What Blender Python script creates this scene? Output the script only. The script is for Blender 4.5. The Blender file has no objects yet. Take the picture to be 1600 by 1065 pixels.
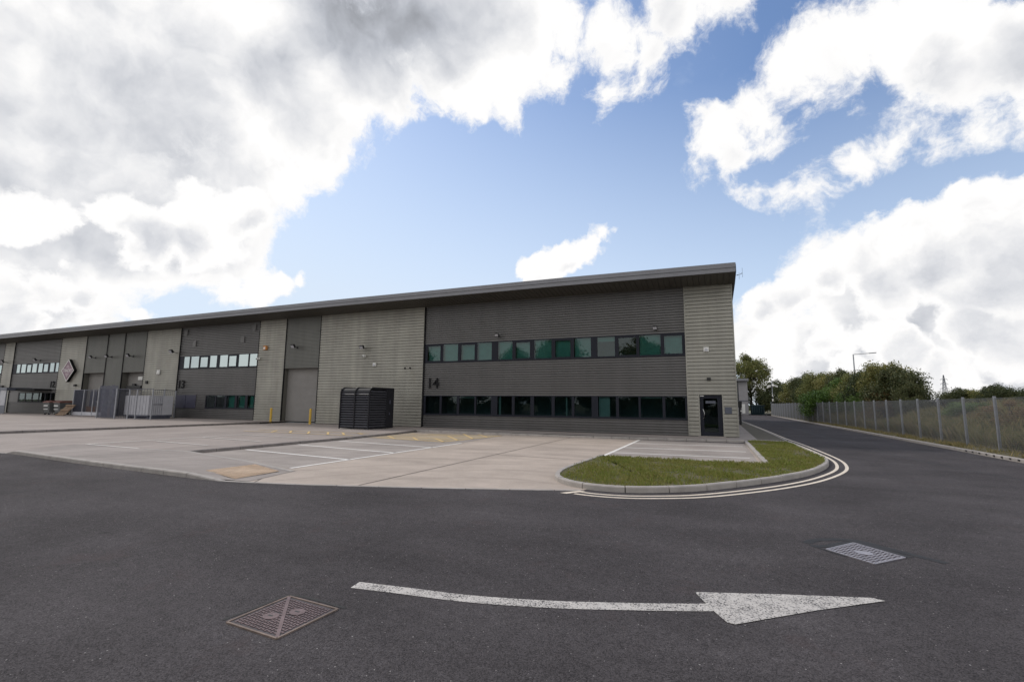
import bpy, bmesh, math, random
import numpy as np
from mathutils import Vector, Matrix, noise
from mathutils.geometry import tessellate_polygon

S = bpy.context.scene
C = S.collection
RAD = math.radians
random.seed(7)
rng = np.random.default_rng(7)

# ------------------------------------------------------------------ camera
YAW, PITCH, ROLL = RAD(23.19), RAD(7.478), RAD(0.55)
CAM_H = 1.65
f = Vector((-math.sin(YAW) * math.cos(PITCH), math.cos(YAW) * math.cos(PITCH), math.sin(PITCH)))
r0 = Vector((math.cos(YAW), math.sin(YAW), 0))
u0 = r0.cross(f)
r = math.cos(ROLL) * r0 + math.sin(ROLL) * u0
u = -math.sin(ROLL) * r0 + math.cos(ROLL) * u0
cam = bpy.data.cameras.new('camera')
cam.sensor_width = 36
cam.lens = 744.63 / 1600 * 36
cam.clip_start = 0.05
cam.clip_end = 6000
camo = bpy.data.objects.new('camera', cam)
C.objects.link(camo)
camo.matrix_world = Matrix(((r.x, u.x, -f.x, 0), (r.y, u.y, -f.y, 0), (r.z, u.z, -f.z, CAM_H), (0, 0, 0, 1)))
S.camera = camo

# ------------------------------------------------------------------ sun, exposure
SUN_EL, SUN_AZ_VEC = RAD(48), Vector((-0.97, 0.24, 0)).normalized()
sdir = Vector((SUN_AZ_VEC.x * math.cos(SUN_EL), SUN_AZ_VEC.y * math.cos(SUN_EL), math.sin(SUN_EL)))
sun = bpy.data.lights.new('sun', 'SUN')
sun.energy = 1.5
sun.angle = RAD(11)
sun.color = (1.0, 0.95, 0.88)
suno = bpy.data.objects.new('sun', sun)
C.objects.link(suno)
suno.rotation_euler = sdir.to_track_quat('Z', 'Y').to_euler()
suno.location = (0, 0, 60)
S.view_settings.view_transform = 'Standard'
S.view_settings.look = 'None'
S.view_settings.exposure = 0
S.view_settings.gamma = 1


# ------------------------------------------------------------------ node helpers
class NT:
    def __init__(self, tree):
        self.t = tree
        tree.nodes.clear()

    def n(self, typ, **kw):
        nd = self.t.nodes.new(typ)
        ins = kw.pop('i', {})
        for k, v in kw.items():
            setattr(nd, k, v)
        for k, v in ins.items():
            self.set(nd, k, v)
        return nd

    def set(self, nd, k, v):
        s = nd.inputs[k]
        if isinstance(v, bpy.types.NodeSocket):
            self.t.links.new(v, s)
        else:
            s.default_value = v

    def math(self, op, a, b=None, c=None, clamp=False):
        nd = self.n('ShaderNodeMath', operation=op, use_clamp=clamp)
        self.set(nd, 0, a)
        if b is not None: self.set(nd, 1, b)
        if c is not None: self.set(nd, 2, c)
        return nd.outputs[0]

    def vmath(self, op, a, b=None, out=0):
        nd = self.n('ShaderNodeVectorMath', operation=op)
        self.set(nd, 0, a)
        if b is not None:
            if op == 'SCALE': self.set(nd, 'Scale', b)
            else: self.set(nd, 1, b)
        return nd.outputs[out]

    def noise(self, vec, scale, detail=4, rough=0.55, out=0, dim='3D', **kw):
        nd = self.n('ShaderNodeTexNoise', noise_dimensions=dim, i={'Scale': scale, 'Detail': detail, 'Roughness': rough, **kw})
        if vec is not None: self.set(nd, 'Vector', vec)
        return nd.outputs[out]

    def ramp(self, fac, lo, hi, a=0.0, b=1.0, smooth=False):
        nd = self.n('ShaderNodeMapRange', interpolation_type='SMOOTHSTEP' if smooth else 'LINEAR',
                    i={1: lo, 2: hi, 3: a, 4: b})
        self.set(nd, 0, fac)
        return nd.outputs[0]

    def mixc(self, fac, a, b, blend='MIX'):
        nd = self.n('ShaderNodeMix', data_type='RGBA', blend_type=blend)
        self.set(nd, 0, fac)
        self.set(nd, 6, a)
        self.set(nd, 7, b)
        return nd.outputs[2]


def c4(c): return (c[0], c[1], c[2], 1.0)


def srgb(r_, g_, b_):
    return tuple(((v / 255) / 12.92 if v / 255 <= 0.04045 else ((v / 255 + 0.055) / 1.055) ** 2.4) for v in (r_, g_, b_))


# ------------------------------------------------------------------ world: sky with clouds
def pix(x, y):
    return (f + (x - 800) / 744.63 * r - (y - 532.5) / 744.63 * u).normalized()


W = bpy.data.worlds.new('World')
S.world = W
W.use_nodes = True
w = NT(W.node_tree)
geo = w.n('ShaderNodeTexCoord')
D = w.vmath('NORMALIZE', geo.outputs['Generated'])
sky = w.n('ShaderNodeTexSky', sky_type='NISHITA', sun_disc=False, sun_elevation=SUN_EL,
          sun_rotation=math.atan2(sdir.x, sdir.y), air_density=1.0, dust_density=0.6, ozone_density=2.0)
# domain warp so cloud outlines are ragged
wn = w.noise(D, 3.2, 7, 0.58, out=1)
wv = w.vmath('SCALE', w.vmath('SUBTRACT', wn, (0.5, 0.5, 0.5)), 0.15)
DW = w.vmath('ADD', D, wv)


def blobs(lst, vec, k=None):
    """how far inside the nearest of the round patches of sky a direction lies"""
    cur = None
    for (d, rr) in lst:
        dist = w.vmath('DISTANCE', vec, tuple(d), out=1)
        kk = 1.0 / rr if k is None else k
        v = w.math('MULTIPLY_ADD', dist, -kk, rr * kk)
        cur = v if cur is None else w.math('SMOOTH_MAX', cur, v, 0.15)
    return cur


PX = 1 / 800.0
cl = [  # x, y, radius in photo pixels
    (-60, 60, 330), (160, 180, 240), (330, 40, 230), (40, 270, 160), (220, 300, 110), (320, 300, 70), (540, 10, 165), (700, 0, 150), (800, 60, 95),
    (600, 110, 85), (470, 120, 120), (850, 110, 50), (880, 60, 50), (740, 170, 30), (800, 165, 35), (420, 200, 85), (520, 240, 60), (430, 345, 22),
    (955, 60, 55), (950, 130, 45), (945, 165, 30), (1020, 70, 55), (1060, 30, 60), (1140, 10, 55), (1000, 120, 35),
    (1130, 195, 52), (1110, 235, 35), (1190, 160, 62), (1160, 240, 45), (1240, 110, 62), (1210, 215, 40), (1310, 70, 70), (1420, 40, 75), (1520, 60, 80), (1600, 60, 90), (1330, 160, 22),
    (1195, 285, 30), (1235, 295, 34), (1280, 285, 38), (1330, 258, 40), (1385, 228, 42), (1450, 210, 44), (1520, 190, 46), (1590, 165, 52),
    (1540, 330, 58), (1500, 360, 65), (1620, 350, 60), (1430, 385, 75), (1350, 410, 65), (1280, 450, 65), (1220, 475, 50), (1610, 430, 140), (1490, 480, 120), (1370, 520, 110), (1560, 570, 140), (1250, 560, 100), (1180, 540, 60),
    (1800, 420, 140), (1330, 365, 14), (1280, 385, 14)]
CL = [(pix(x, y), rr * PX) for x, y, rr in cl]
for (az, el, rr) in [(150, 22, .40), (190, 35, .40), (228, 17, .42), (215, 5, .25), (262, 22, .42), (280, 45, .4), (110, 30, .5), (70, 45, .3), (170, 70, .4), (245, 5, .22), (185, 4, .22), (160, 5, .25), (205, 14, .2)]:
    a, e = RAD(az), RAD(el)
    CL.append((Vector((math.sin(a) * math.cos(e), math.cos(a) * math.cos(e), math.sin(e))), rr))
cov = w.math('SUBTRACT', w.math('MINIMUM', blobs(CL, DW, 9.0), 0.75), 0.10)
n1 = w.noise(DW, 7.0, 12, 0.66)
n2 = w.noise(w.vmath('ADD', DW, tuple(sdir * 0.035)), 7.0, 8, 0.62)
dens = w.math('MULTIPLY_ADD', w.math('SUBTRACT', n1, 0.5), 1.9, cov)
alpha = w.ramp(dens, -0.06, 0.26, 0, 1, True)
# thin veil near the horizon and scattered wisps
sep = w.n('ShaderNodeSeparateXYZ', i={0: D})
wis = w.ramp(w.noise(w.vmath('ADD', D, wv), 2.6, 9, 0.62), 0.55, 0.80, 0, 0.4, True)
veil = w.ramp(sep.outputs[2], 0.04, 0.56, 0.88, 0.0)
west = w.ramp(w.vmath('DOT_PRODUCT', D, tuple(SUN_AZ_VEC), out=1), 0.1, 0.85, 0.0, 0.35)
veil = w.math('MINIMUM', w.math('ADD', veil, west), 0.93)
# grey undersides
gr = [(230, 190, 190), (80, 150, 130), (240, 385, 70), (330, 260, 110), (170, 280, 130), (0, 330, 100), (560, 30, 120),
      (1440, 440, 55), (1330, 480, 50), (1560, 470, 70), (1500, 545, 90), (1290, 560, 60), (1590, 600, 80), (1450, 110, 45), (1560, 90, 50), (60, 490, 60), (150, 540, 80), (420, 140, 80)]
G = blobs([(pix(x, y), rr * PX) for x, y, rr in gr], DW)
g1 = w.ramp(w.math('MULTIPLY_ADD', w.math('SUBTRACT', w.noise(D, 3.5, 6, 0.5), 0.5), 1.0, G), -0.15, 0.7, 0, 1, True)
G2 = blobs([(pix(x, y), rr * PX) for x, y, rr in [(740, 10, 110), (660, -20, 120), (560, -40, 120)]], DW)
g2 = w.ramp(G2, -0.1, 0.8, 0, 1, True)
s1 = w.noise(DW, 8.0, 5, 0.5)
s2 = w.noise(w.vmath('ADD', DW, tuple(sdir * 0.055)), 8.0, 5, 0.5)
shade = w.math('ADD', w.math('MULTIPLY', w.math('SUBTRACT', s2, s1), 0.85), w.math('MULTIPLY', w.math('SUBTRACT', n2, n1), 0.35))
thick = w.ramp(dens, 0.25, 1.1, 0, 0.10, True)
val = w.math('SUBTRACT', w.math('SUBTRACT', w.math('SUBTRACT', 1.05, w.math('MULTIPLY', g1, 0.23)), shade), thick)
val = w.math('SUBTRACT', val, w.math('MULTIPLY', g2, 0.33))
val = w.math('MAXIMUM', w.math('MINIMUM', val, 1.02), 0.34)
core = w.ramp(dens, 0.08, 0.55, 0, 1, True)
val = w.math('ADD', w.math('MULTIPLY', val, core), w.math('MULTIPLY', w.math('SUBTRACT', 1.0, core), 1.0))
ccol = w.mixc(w.ramp(val, 0.55, 0.97), c4((0.90, 0.94, 1.03)), c4((1, 0.993, 0.99)))
ccol = w.vmath('SCALE', ccol, val)
skyc = w.n('ShaderNodeBackground', i={'Color': w.vmath('MULTIPLY', sky.outputs[0], (0.96, 1.0, 1.07)), 'Strength': 0.15})
vbg = w.n('ShaderNodeBackground', i={'Color': c4((0.75, 0.86, 1.0)), 'Strength': 0.95})
cbg = w.n('ShaderNodeBackground', i={'Color': ccol, 'Strength': 1.0})
m1 = w.n('ShaderNodeMixShader')
w.set(m1, 0, w.math('MAXIMUM', veil, wis))
w.set(m1, 1, skyc.outputs[0]); w.set(m1, 2, vbg.outputs[0])
m2 = w.n('ShaderNodeMixShader')
w.set(m2, 0, alpha); w.set(m2, 1, m1.outputs[0]); w.set(m2, 2, cbg.outputs[0])
# nearer, crisper cumulus in front: bright heads, soft grey feet
wn2 = w.vmath('SCALE', w.vmath('SUBTRACT', w.noise(D, 9.0, 8, 0.6, out=1), (0.5, 0.5, 0.5)), 0.075)
DC = w.vmath('ADD', D, wn2)
cu = [(330, 345, 48), (385, 335, 36), (405, 320, 22), (300, 370, 50), (235, 375, 48), (180, 345, 36), (100, 345, 24), (320, 300, 26), (435, 350, 12), (350, 385, 30), (30, 340, 34),
      (130, 458, 28), (60, 460, 36), (-10, 470, 54), (180, 452, 16), (100, 418, 12), (40, 508, 36), (150, 500, 20),
      (360, 462, 26), (400, 456, 30), (440, 445, 24), (468, 436, 12), (215, 490, 18),
      (845, 425, 36), (880, 405, 36), (905, 390, 26), (925, 378, 20), (945, 362, 16), (960, 353, 9),
      (1530, 315, 38), (1555, 300, 26), (1505, 345, 44), (1600, 330, 46), (1440, 365, 40), (1385, 380, 36), (1345, 405, 40), (1295, 430, 40), (1245, 460, 40), (1200, 480, 34), (1470, 400, 60), (1560, 400, 80), (1380, 440, 50), (1680, 380, 90),
      (1200, 570, 40), (1290, 540, 34), (1400, 545, 46), (1520, 520, 44), (1600, 530, 50), (1330, 585, 40), (1470, 590, 44)]
cov2 = w.math('MINIMUM', blobs([(pix(x, y), rr * PX) for x, y, rr in cu], DC, 16.0), 0.8)
q1 = w.noise(DC, 15.0, 9, 0.58)
q2 = w.noise(w.vmath('ADD', DC, (sdir.x * 0.028, sdir.y * 0.028, 0.03)), 15.0, 6, 0.52)
dens2 = w.math('MULTIPLY_ADD', w.math('SUBTRACT', q1, 0.5), 1.5, cov2)
alpha2 = w.ramp(dens2, -0.02, 0.22, 0, 1, True)
feet = [(225, 392, 42), (290, 392, 26), (390, 355, 24), (130, 478, 34), (40, 500, 40), (1470, 420, 44), (1380, 440, 40), (1290, 462, 34), (1560, 430, 60), (1230, 490, 30), (1500, 480, 60), (1290, 560, 26), (1420, 565, 34), (1540, 545, 40), (895, 425, 20)]
f2 = w.ramp(w.math('MULTIPLY_ADD', w.math('SUBTRACT', w.noise(D, 10.0, 5, 0.55), 0.5), 0.8, blobs([(pix(x, y), rr * PX * 1.5) for x, y, rr in feet], DC)), -0.1, 0.9, 0, 1, True)
core2 = w.ramp(dens2, 0.12, 0.6, 0, 1, True)
val2 = w.math('SUBTRACT', w.math('SUBTRACT', 1.06, w.math('MULTIPLY', w.math('MULTIPLY', f2, core2), 0.25)), w.math('MULTIPLY', w.math('MULTIPLY', w.math('SUBTRACT', q2, q1), core2), 0.55))
val2 = w.math('MAXIMUM', w.math('MINIMUM', val2, 1.01), 0.55)
ccol2 = w.vmath('SCALE', w.mixc(w.ramp(val2, 0.6, 0.97), c4((0.91, 0.945, 1.03)), c4((1, 0.993, 0.99))), val2)
cbg2 = w.n('ShaderNodeBackground', i={'Color': ccol2, 'Strength': 1.0})
m3 = w.n('ShaderNodeMixShader')
w.set(m3, 0, alpha2); w.set(m3, 1, m2.outputs[0]); w.set(m3, 2, cbg2.outputs[0])
wo = w.n('ShaderNodeOutputWorld')
w.set(wo, 0, m3.outputs[0])


# ------------------------------------------------------------------ materials
def mat(name, col, rough=0.6, metal=0.0, var=0.12, vscale=2.0, bump=0.0, bscale=60.0, stretch=(1, 1, 1), col2=None, spec=0.5, fine=0.0, fscale=40):
    m = bpy.data.materials.new(name)
    m.use_nodes = True
    t = NT(m.node_tree)
    tc = t.n('ShaderNodeTexCoord').outputs['Object']
    v = t.vmath('MULTIPLY', tc, stretch)
    nz = t.noise(v, vscale, 6, 0.6)
    fac = t.ramp(nz, 0.3, 0.7)
    a = [x * (1 - var) for x in col]
    b = [x * (1 + var) for x in col] if col2 is None else col2
    colr = t.mixc(fac, c4(a), c4(b))
    if fine:
        nf = t.ramp(t.noise(tc, fscale, 3, 0.6), 0.25, 0.75, 1 - fine, 1 + fine)
        colr = t.vmath('SCALE', colr, nf)
    p = t.n('ShaderNodeBsdfPrincipled', i={'Base Color': colr, 'Roughness': rough, 'Metallic': metal, 'Specular IOR Level': spec})
    if bump:
        bn = t.n('ShaderNodeBump', i={'Strength': bump, 'Distance': 0.01, 'Height': t.noise(tc, bscale, 4, 0.6)})
        t.set(p, 'Normal', bn.outputs[0])
    o = t.n('ShaderNodeOutputMaterial', i={0: p.outputs[0]})
    return m


def asphalt_mat():
    m = bpy.data.materials.new('asphalt'); m.use_nodes = True
    t = NT(m.node_tree)
    tc = t.n('ShaderNodeTexCoord').outputs['Object']
    big = t.ramp(t.noise(tc, 0.30, 6, 0.62), 0.3, 0.7, 0.70, 1.24)
    track = t.ramp(t.noise(t.vmath('MULTIPLY', tc, (0.35, 1.6, 1)), 0.6, 4, 0.6), 0.35, 0.7, 0.88, 1.10)
    mid = t.ramp(t.noise(tc, 9, 4, 0.65), 0.3, 0.7, 0.88, 1.12)
    vor = t.n('ShaderNodeTexVoronoi', feature='F1', i={'Vector': tc, 'Scale': 120.0, 'Randomness': 1.0})
    agg = t.n('ShaderNodeSeparateColor', i={0: vor.outputs['Color']})
    a = t.ramp(agg.outputs[0], 0, 1, 0.52, 1.52)
    base = t.vmath('SCALE', t.vmath('SCALE', t.vmath('SCALE', t.vmath('SCALE', (0.073, 0.066, 0.068), big), track), mid), a)
    rad = t.vmath('DISTANCE', t.vmath('MULTIPLY', tc, (1, 1, 0)), (-5.5, 17.5, 0.0), out=1)
    rad = t.math('ADD', rad, t.math('MULTIPLY', t.noise(tc, 0.25, 3, 0.5), 1.6))
    trk = t.math('MULTIPLY', t.math('SINE', t.math('MULTIPLY', rad, 3.4)), t.ramp(t.noise(tc, 0.5, 4, 0.6), 0.35, 0.7, 0.0, 0.09))
    base = t.vmath('SCALE', base, t.math('ADD', 1.0, trk))
    oil = t.ramp(t.noise(tc, 1.1, 4, 0.6), 0.70, 0.76, 0.0, 0.45)
    base = t.mixc(oil, base, c4((0.028, 0.026, 0.027)))
    # pale chippings
    v2 = t.n('ShaderNodeTexVoronoi', feature='F1', i={'Vector': tc, 'Scale': 38.0})
    s2 = t.n('ShaderNodeSeparateColor', i={0: v2.outputs['Color']})
    chip = t.math('MULTIPLY', t.math('GREATER_THAN', s2.outputs[0], 0.935), t.math('LESS_THAN', v2.outputs['Distance'], t.ramp(s2.outputs[1], 0, 1, 0.09, 0.24)))
    base = t.mixc(chip, base, c4((0.33, 0.31, 0.30)))
    red = t.ramp(t.noise(tc, 1.3, 6, 0.7), 0.58, 0.72)
    base = t.mixc(t.math('MULTIPLY', red, 0.35), base, c4((0.085, 0.06, 0.058)))
    h = t.math('ADD', t.math('MULTIPLY', vor.outputs['Distance'], -1.0), t.math('MULTIPLY', t.noise(tc, 45, 3, 0.6), 0.8))
    bn = t.n('ShaderNodeBump', i={'Strength': 0.75, 'Distance': 0.006, 'Height': h})
    p = t.n('ShaderNodeBsdfPrincipled', i={'Base Color': base, 'Roughness': 0.9, 'Specular IOR Level': 0.12, 'Normal': bn.outputs[0]})
    t.n('ShaderNodeOutputMaterial', i={0: p.outputs[0]})
    return m


def paint_mat(name, col, wear, scale=60, under=(0.062, 0.057, 0.058)):
    """road paint with gaps worn through to the asphalt below"""
    m = bpy.data.materials.new(name); m.use_nodes = True
    t = NT(m.node_tree)
    tc = t.n('ShaderNodeTexCoord').outputs['Object']
    nn = t.math('ADD', t.math('MULTIPLY', t.noise(tc, scale, 4, 0.7), 0.76), t.math('MULTIPLY', t.noise(tc, 4.0, 5, 0.7), 0.24))
    mask = t.ramp(nn, wear - 0.02, wear + 0.03)
    colr = t.mixc(t.ramp(t.noise(tc, 8, 4, 0.6), 0.3, 0.7), c4([x * 0.82 for x in col]), c4(col))
    colr = t.mixc(mask, c4(under), colr)
    bn = t.n('ShaderNodeBump', i={'Strength': 0.5, 'Distance': 0.005, 'Height': t.noise(tc, 90, 3, 0.6)})
    p = t.n('ShaderNodeBsdfPrincipled', i={'Base Color': colr, 'Roughness': 0.75, 'Normal': bn.outputs[0]})
    t.n('ShaderNodeOutputMaterial', i={0: p.outputs[0]})
    return m


def concrete_mat(name, col, stain=0.22, streak=(0.25, 1.4, 1)):
    m = bpy.data.materials.new(name); m.use_nodes = True
    t = NT(m.node_tree)
    tc = t.n('ShaderNodeTexCoord').outputs['Object']
    a = t.ramp(t.noise(tc, 0.45, 6, 0.65), 0.3, 0.72, 1 - stain, 1 + stain * 0.55)
    b = t.ramp(t.noise(t.vmath('MULTIPLY', tc, streak), 1.1, 5, 0.6), 0.3, 0.7, 0.90, 1.08)
    c = t.ramp(t.noise(tc, 14, 4, 0.7), 0.25, 0.75, 0.93, 1.07)
    d = t.ramp(t.noise(tc, 130, 2, 0.6), 0.25, 0.75, 0.90, 1.10)
    arcs = t.n('ShaderNodeTexWave', wave_type='RINGS', rings_direction='Z', i={'Vector': t.vmath('ADD', tc, (3.0, -4.0, 0)), 'Scale': 0.22, 'Distortion': 9.0, 'Detail': 3.0, 'Detail Scale': 0.6})
    arc = t.ramp(arcs.outputs['Fac'], 0.86, 1.0, 1.0, 0.90)
    col_ = t.vmath('SCALE', t.vmath('SCALE', t.vmath('SCALE', t.vmath('SCALE', t.vmath('SCALE', tuple(col), a), b), c), d), arc)
    spots = t.ramp(t.noise(tc, 2.3, 5, 0.75), 0.66, 0.78)
    col_ = t.mixc(t.math('MULTIPLY', spots, 0.35), col_, c4([x * 0.55 for x in col]))
    bn = t.n('ShaderNodeBump', i={'Strength': 0.25, 'Distance': 0.004, 'Height': t.noise(tc, 90, 3, 0.6)})
    p = t.n('ShaderNodeBsdfPrincipled', i={'Base Color': col_, 'Roughness': 0.85, 'Specular IOR Level': 0.3, 'Normal': bn.outputs[0]})
    t.n('ShaderNodeOutputMaterial', i={0: p.outputs[0]})
    return m


def cladding_mat(name, col, rough, stain):
    m = bpy.data.materials.new(name); m.use_nodes = True
    t = NT(m.node_tree)
    tc = t.n('ShaderNodeTexCoord').outputs['Object']
    streak = t.ramp(t.noise(t.vmath('MULTIPLY', tc, (1.6, 1, 0.13)), 1.0, 6, 0.65), 0.35, 0.7, 1.06, 1 - stain)
    soft = t.ramp(t.noise(tc, 0.5, 4, 0.6), 0.3, 0.7, 1 - stain * 0.8, 1 + stain * 0.5)
    brown = t.ramp(t.noise(t.vmath('MULTIPLY', tc, (0.9, 1, 0.5)), 0.9, 6, 0.7), 0.56, 0.74)
    c_ = t.vmath('SCALE', t.vmath('SCALE', tuple(col), streak), soft)
    c_ = t.mixc(t.math('MULTIPLY', brown, stain * 1.6, clamp=True), c_, c4((col[0] * 0.62, col[1] * 0.56, col[2] * 0.46)))
    p = t.n('ShaderNodeBsdfPrincipled', i={'Base Color': c_, 'Roughness': rough, 'Metallic': 0.25})
    t.n('ShaderNodeOutputMaterial', i={0: p.outputs[0]})
    return m


def glass_mat(name, tint, ior, base_reflect=0.0):
    m = bpy.data.materials.new(name); m.use_nodes = True
    t = NT(m.node_tree)
    tr = t.n('ShaderNodeBsdfTransparent', i={'Color': c4(tint)})
    tc = t.n('ShaderNodeTexCoord').outputs['Object']
    bn = t.n('ShaderNodeBump', i={'Strength': 0.05, 'Distance': 0.02, 'Height': t.noise(tc, 1.6, 2, 0.5)})
    gl = t.n('ShaderNodeBsdfGlossy', i={'Color': c4((0.85, 0.97, 0.97)), 'Roughness': 0.015, 'Normal': bn.outputs[0]})
    fr = t.n('ShaderNodeFresnel', i={'IOR': ior})
    fac = t.math('MAXIMUM', fr.outputs[0], base_reflect)
    mx = t.n('ShaderNodeMixShader', i={0: fac, 1: tr.outputs[0], 2: gl.outputs[0]})
    t.n('ShaderNodeOutputMaterial', i={0: mx.outputs[0]})
    return m


def leaf_mat(name, cols, rough=0.55):
    m = bpy.data.materials.new(name); m.use_nodes = True
    t = NT(m.node_tree)
    g = t.n('ShaderNodeNewGeometry')
    oi = t.n('ShaderNodeObjectInfo')
    tc = t.n('ShaderNodeTexCoord').outputs['Object']
    cr = t.n('ShaderNodeValToRGB')
    el = cr.color_ramp.elements
    while len(el) < len(cols): el.new(0.5)
    for i, c in enumerate(cols):
        el[i].position = i / max(1, len(cols) - 1); el[i].color = c4(c)
    fac = t.math('ADD', t.math('MULTIPLY', g.outputs['Random Per Island'], 0.5), t.math('MULTIPLY', t.noise(tc, 0.9, 3, 0.6), 0.6))
    fac = t.math('ADD', fac, t.math('MULTIPLY', t.math('SUBTRACT', oi.outputs['Random'], 0.6), 0.25), clamp=True)
    t.set(cr, 0, fac)
    d = t.n('ShaderNodeBsdfPrincipled', i={'Base Color': cr.outputs[0], 'Roughness': rough, 'Specular IOR Level': 0.25})
    tl = t.n('ShaderNodeBsdfTranslucent', i={'Color': cr.outputs[0]})
    mx = t.n('ShaderNodeMixShader', i={0: 0.3, 1: d.outputs[0], 2: tl.outputs[0]})
    t.n('ShaderNodeOutputMaterial', i={0: mx.outputs[0]})
    return m


M = {}
M['asphalt'] = asphalt_mat()
M['conc'] = concrete_mat('pale_concrete', (0.455, 0.383, 0.328))
M['conc_bay'] = concrete_mat('bay_concrete', (0.35, 0.308, 0.280), 0.25)
M['conc_mid'] = concrete_mat('yard_concrete', (0.335, 0.288, 0.262), 0.2, (1.2, 0.3, 1))
M['kerb'] = mat('kerb_concrete', (0.36, 0.33, 0.305), 0.85, var=0.16, vscale=3, bump=0.3, bscale=120, fine=0.12, fscale=90)
M['kerb_dark'] = mat('dark_kerb', (0.21, 0.185, 0.17), 0.9, var=0.25, vscale=2.5, bump=0.3, bscale=90, fine=0.15, fscale=60)  # darker, more mottled tone than the plain kerb concrete
M['pave'] = concrete_mat('pavement_concrete', (0.31, 0.272, 0.25), 0.2)
M['tan'] = concrete_mat('yellowed_concrete', (0.40, 0.325, 0.235), 0.25)
M['joint'] = mat('joint_sealant', (0.16, 0.135, 0.12), 0.9)
M['tact'] = mat('buff_paving', (0.50, 0.375, 0.27), 0.85, var=0.2, vscale=4, fine=0.12)
M['white'] = paint_mat('white_paint', (0.86, 0.83, 0.79), 0.30, 60, (0.38, 0.33, 0.30))
M['worn'] = paint_mat('worn_white_paint', (0.56, 0.525, 0.49), 0.46, 60)
M['faint'] = paint_mat('faint_white_paint', (0.70, 0.66, 0.62), 0.40, 40, (0.34, 0.30, 0.28))
M['cream'] = paint_mat('cream_paint', (0.78, 0.68, 0.56), 0.30)
M['yellow'] = paint_mat('yellow_paint', (0.70, 0.50, 0.22), 0.37, 50, (0.37, 0.31, 0.26))
M['light'] = cladding_mat('silver_olive_cladding', (0.355, 0.342, 0.298), 0.42, 0.20)
M['dark'] = cladding_mat('charcoal_cladding', (0.150, 0.145, 0.142), 0.42, 0.10)
M['midc'] = cladding_mat('grey_cladding', (0.17, 0.17, 0.155), 0.45, 0.12)
M['trim'] = mat('trim_metal', (0.22, 0.215, 0.20), 0.4, 0.3, var=0.06)
M['blacktrim'] = mat('black_trim', (0.012, 0.012, 0.013), 0.7, spec=0.2)
M['fascia'] = mat('fascia_grey', (0.20, 0.20, 0.215), 0.42, 0.25, var=0.08, vscale=0.7)
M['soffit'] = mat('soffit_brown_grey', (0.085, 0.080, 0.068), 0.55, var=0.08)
M['roof'] = mat('roof_sheet', (0.2, 0.2, 0.2), 0.5)
M['frame'] = mat('window_frame_navy', (0.017, 0.019, 0.028), 0.5, var=0.06, spec=0.2)
M['glass'] = glass_mat('green_glass', (0.27, 0.54, 0.51), 1.7)
M['glass_dk'] = glass_mat('dark_green_glass', (0.30, 0.45, 0.46), 1.5)
M['film'] = glass_mat('mirror_glass', (0.2, 0.4, 0.42), 1.6, 0.55)
M['blind'] = mat('pale_blind', (0.62, 0.66, 0.63), 0.8, var=0.15, vscale=1.2)
M['room'] = mat('interior_wall', (0.30, 0.32, 0.33), 0.9)
M['shutter'] = mat('shutter_grey', (0.24, 0.228, 0.215), 0.5, 0.1, var=0.08, vscale=1)
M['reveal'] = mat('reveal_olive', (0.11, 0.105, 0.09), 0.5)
M['black'] = mat('black_steel', (0.018, 0.018, 0.022), 0.65, 0.0, var=0.2, vscale=3, spec=0.3)
M['louvre'] = mat('black_slats', (0.060, 0.059, 0.068), 0.5, 0.0, var=0.15, vscale=3)
M['blackp'] = mat('black_plastic', (0.012, 0.012, 0.013), 0.5)
M['yellowp'] = mat('yellow_bollard_paint', (0.62, 0.40, 0.06), 0.45, var=0.15, vscale=5)
M['whitep'] = mat('white_plastic', (0.75, 0.74, 0.71), 0.4, var=0.04)
M['chrome'] = mat('brushed_steel', (0.62, 0.62, 0.62), 0.22, 1.0)
M['galv'] = mat('galvanised_steel', (0.36, 0.37, 0.40), 0.45, 0.5, var=0.15, vscale=4)
M['galv_dk'] = mat('blue_grey_steel', (0.10, 0.105, 0.14), 0.5, 0.4, var=0.2, vscale=4)
M['mesh'] = mat('fence_mesh_steel', (0.23, 0.235, 0.25), 0.5, 0.4, var=0.1)
M['plate'] = mat('grey_blue_plate', (0.10, 0.11, 0.14), 0.35, 0.3)
M['board'] = mat('navy_board', (0.045, 0.045, 0.075), 0.5, var=0.12)
M['iron'] = mat('cast_iron', (0.18, 0.128, 0.130), 0.42, 0.55, var=0.25, vscale=6, bump=0.3, bscale=150)
M['iron_lt'] = mat('worn_cast_iron', (0.33, 0.31, 0.34), 0.38, 0.6, var=0.2, vscale=8)
M['iron_dk'] = mat('iron_groove', (0.060, 0.050, 0.055), 0.7, var=0.3, vscale=9)
M['rust'] = mat('rusty_iron', (0.20, 0.150, 0.125), 0.7, 0.2, var=0.3, vscale=9)
M['tar'] = mat('tar_seal', (0.013, 0.012, 0.0125), 0.7, var=0.3, vscale=8, bump=0.4, bscale=60)
M['wood'] = mat('pallet_wood', (0.27, 0.185, 0.12), 0.8, var=0.25, vscale=6)
M['wood_dk'] = mat('brown_timber', (0.19, 0.105, 0.06), 0.8, var=0.2, vscale=3)
M['bin'] = mat('grey_bin_plastic', (0.10, 0.105, 0.105), 0.5, var=0.1)
M['bin_lid'] = mat('red_brown_lid', (0.17, 0.075, 0.06), 0.5, var=0.1)
M['ribs'] = mat('pale_grey_sheet', (0.46, 0.46, 0.49), 0.45, 0.0, var=0.1, vscale=2)
M['mauve'] = mat('mauve_sign', (0.24, 0.15, 0.19), 0.45, var=0.25, vscale=1.8)
M['mauve_lt'] = mat('pale_mauve', (0.42, 0.33, 0.36), 0.5)
M['orange'] = mat('orange_plastic', (0.6, 0.25, 0.06), 0.4)
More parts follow.
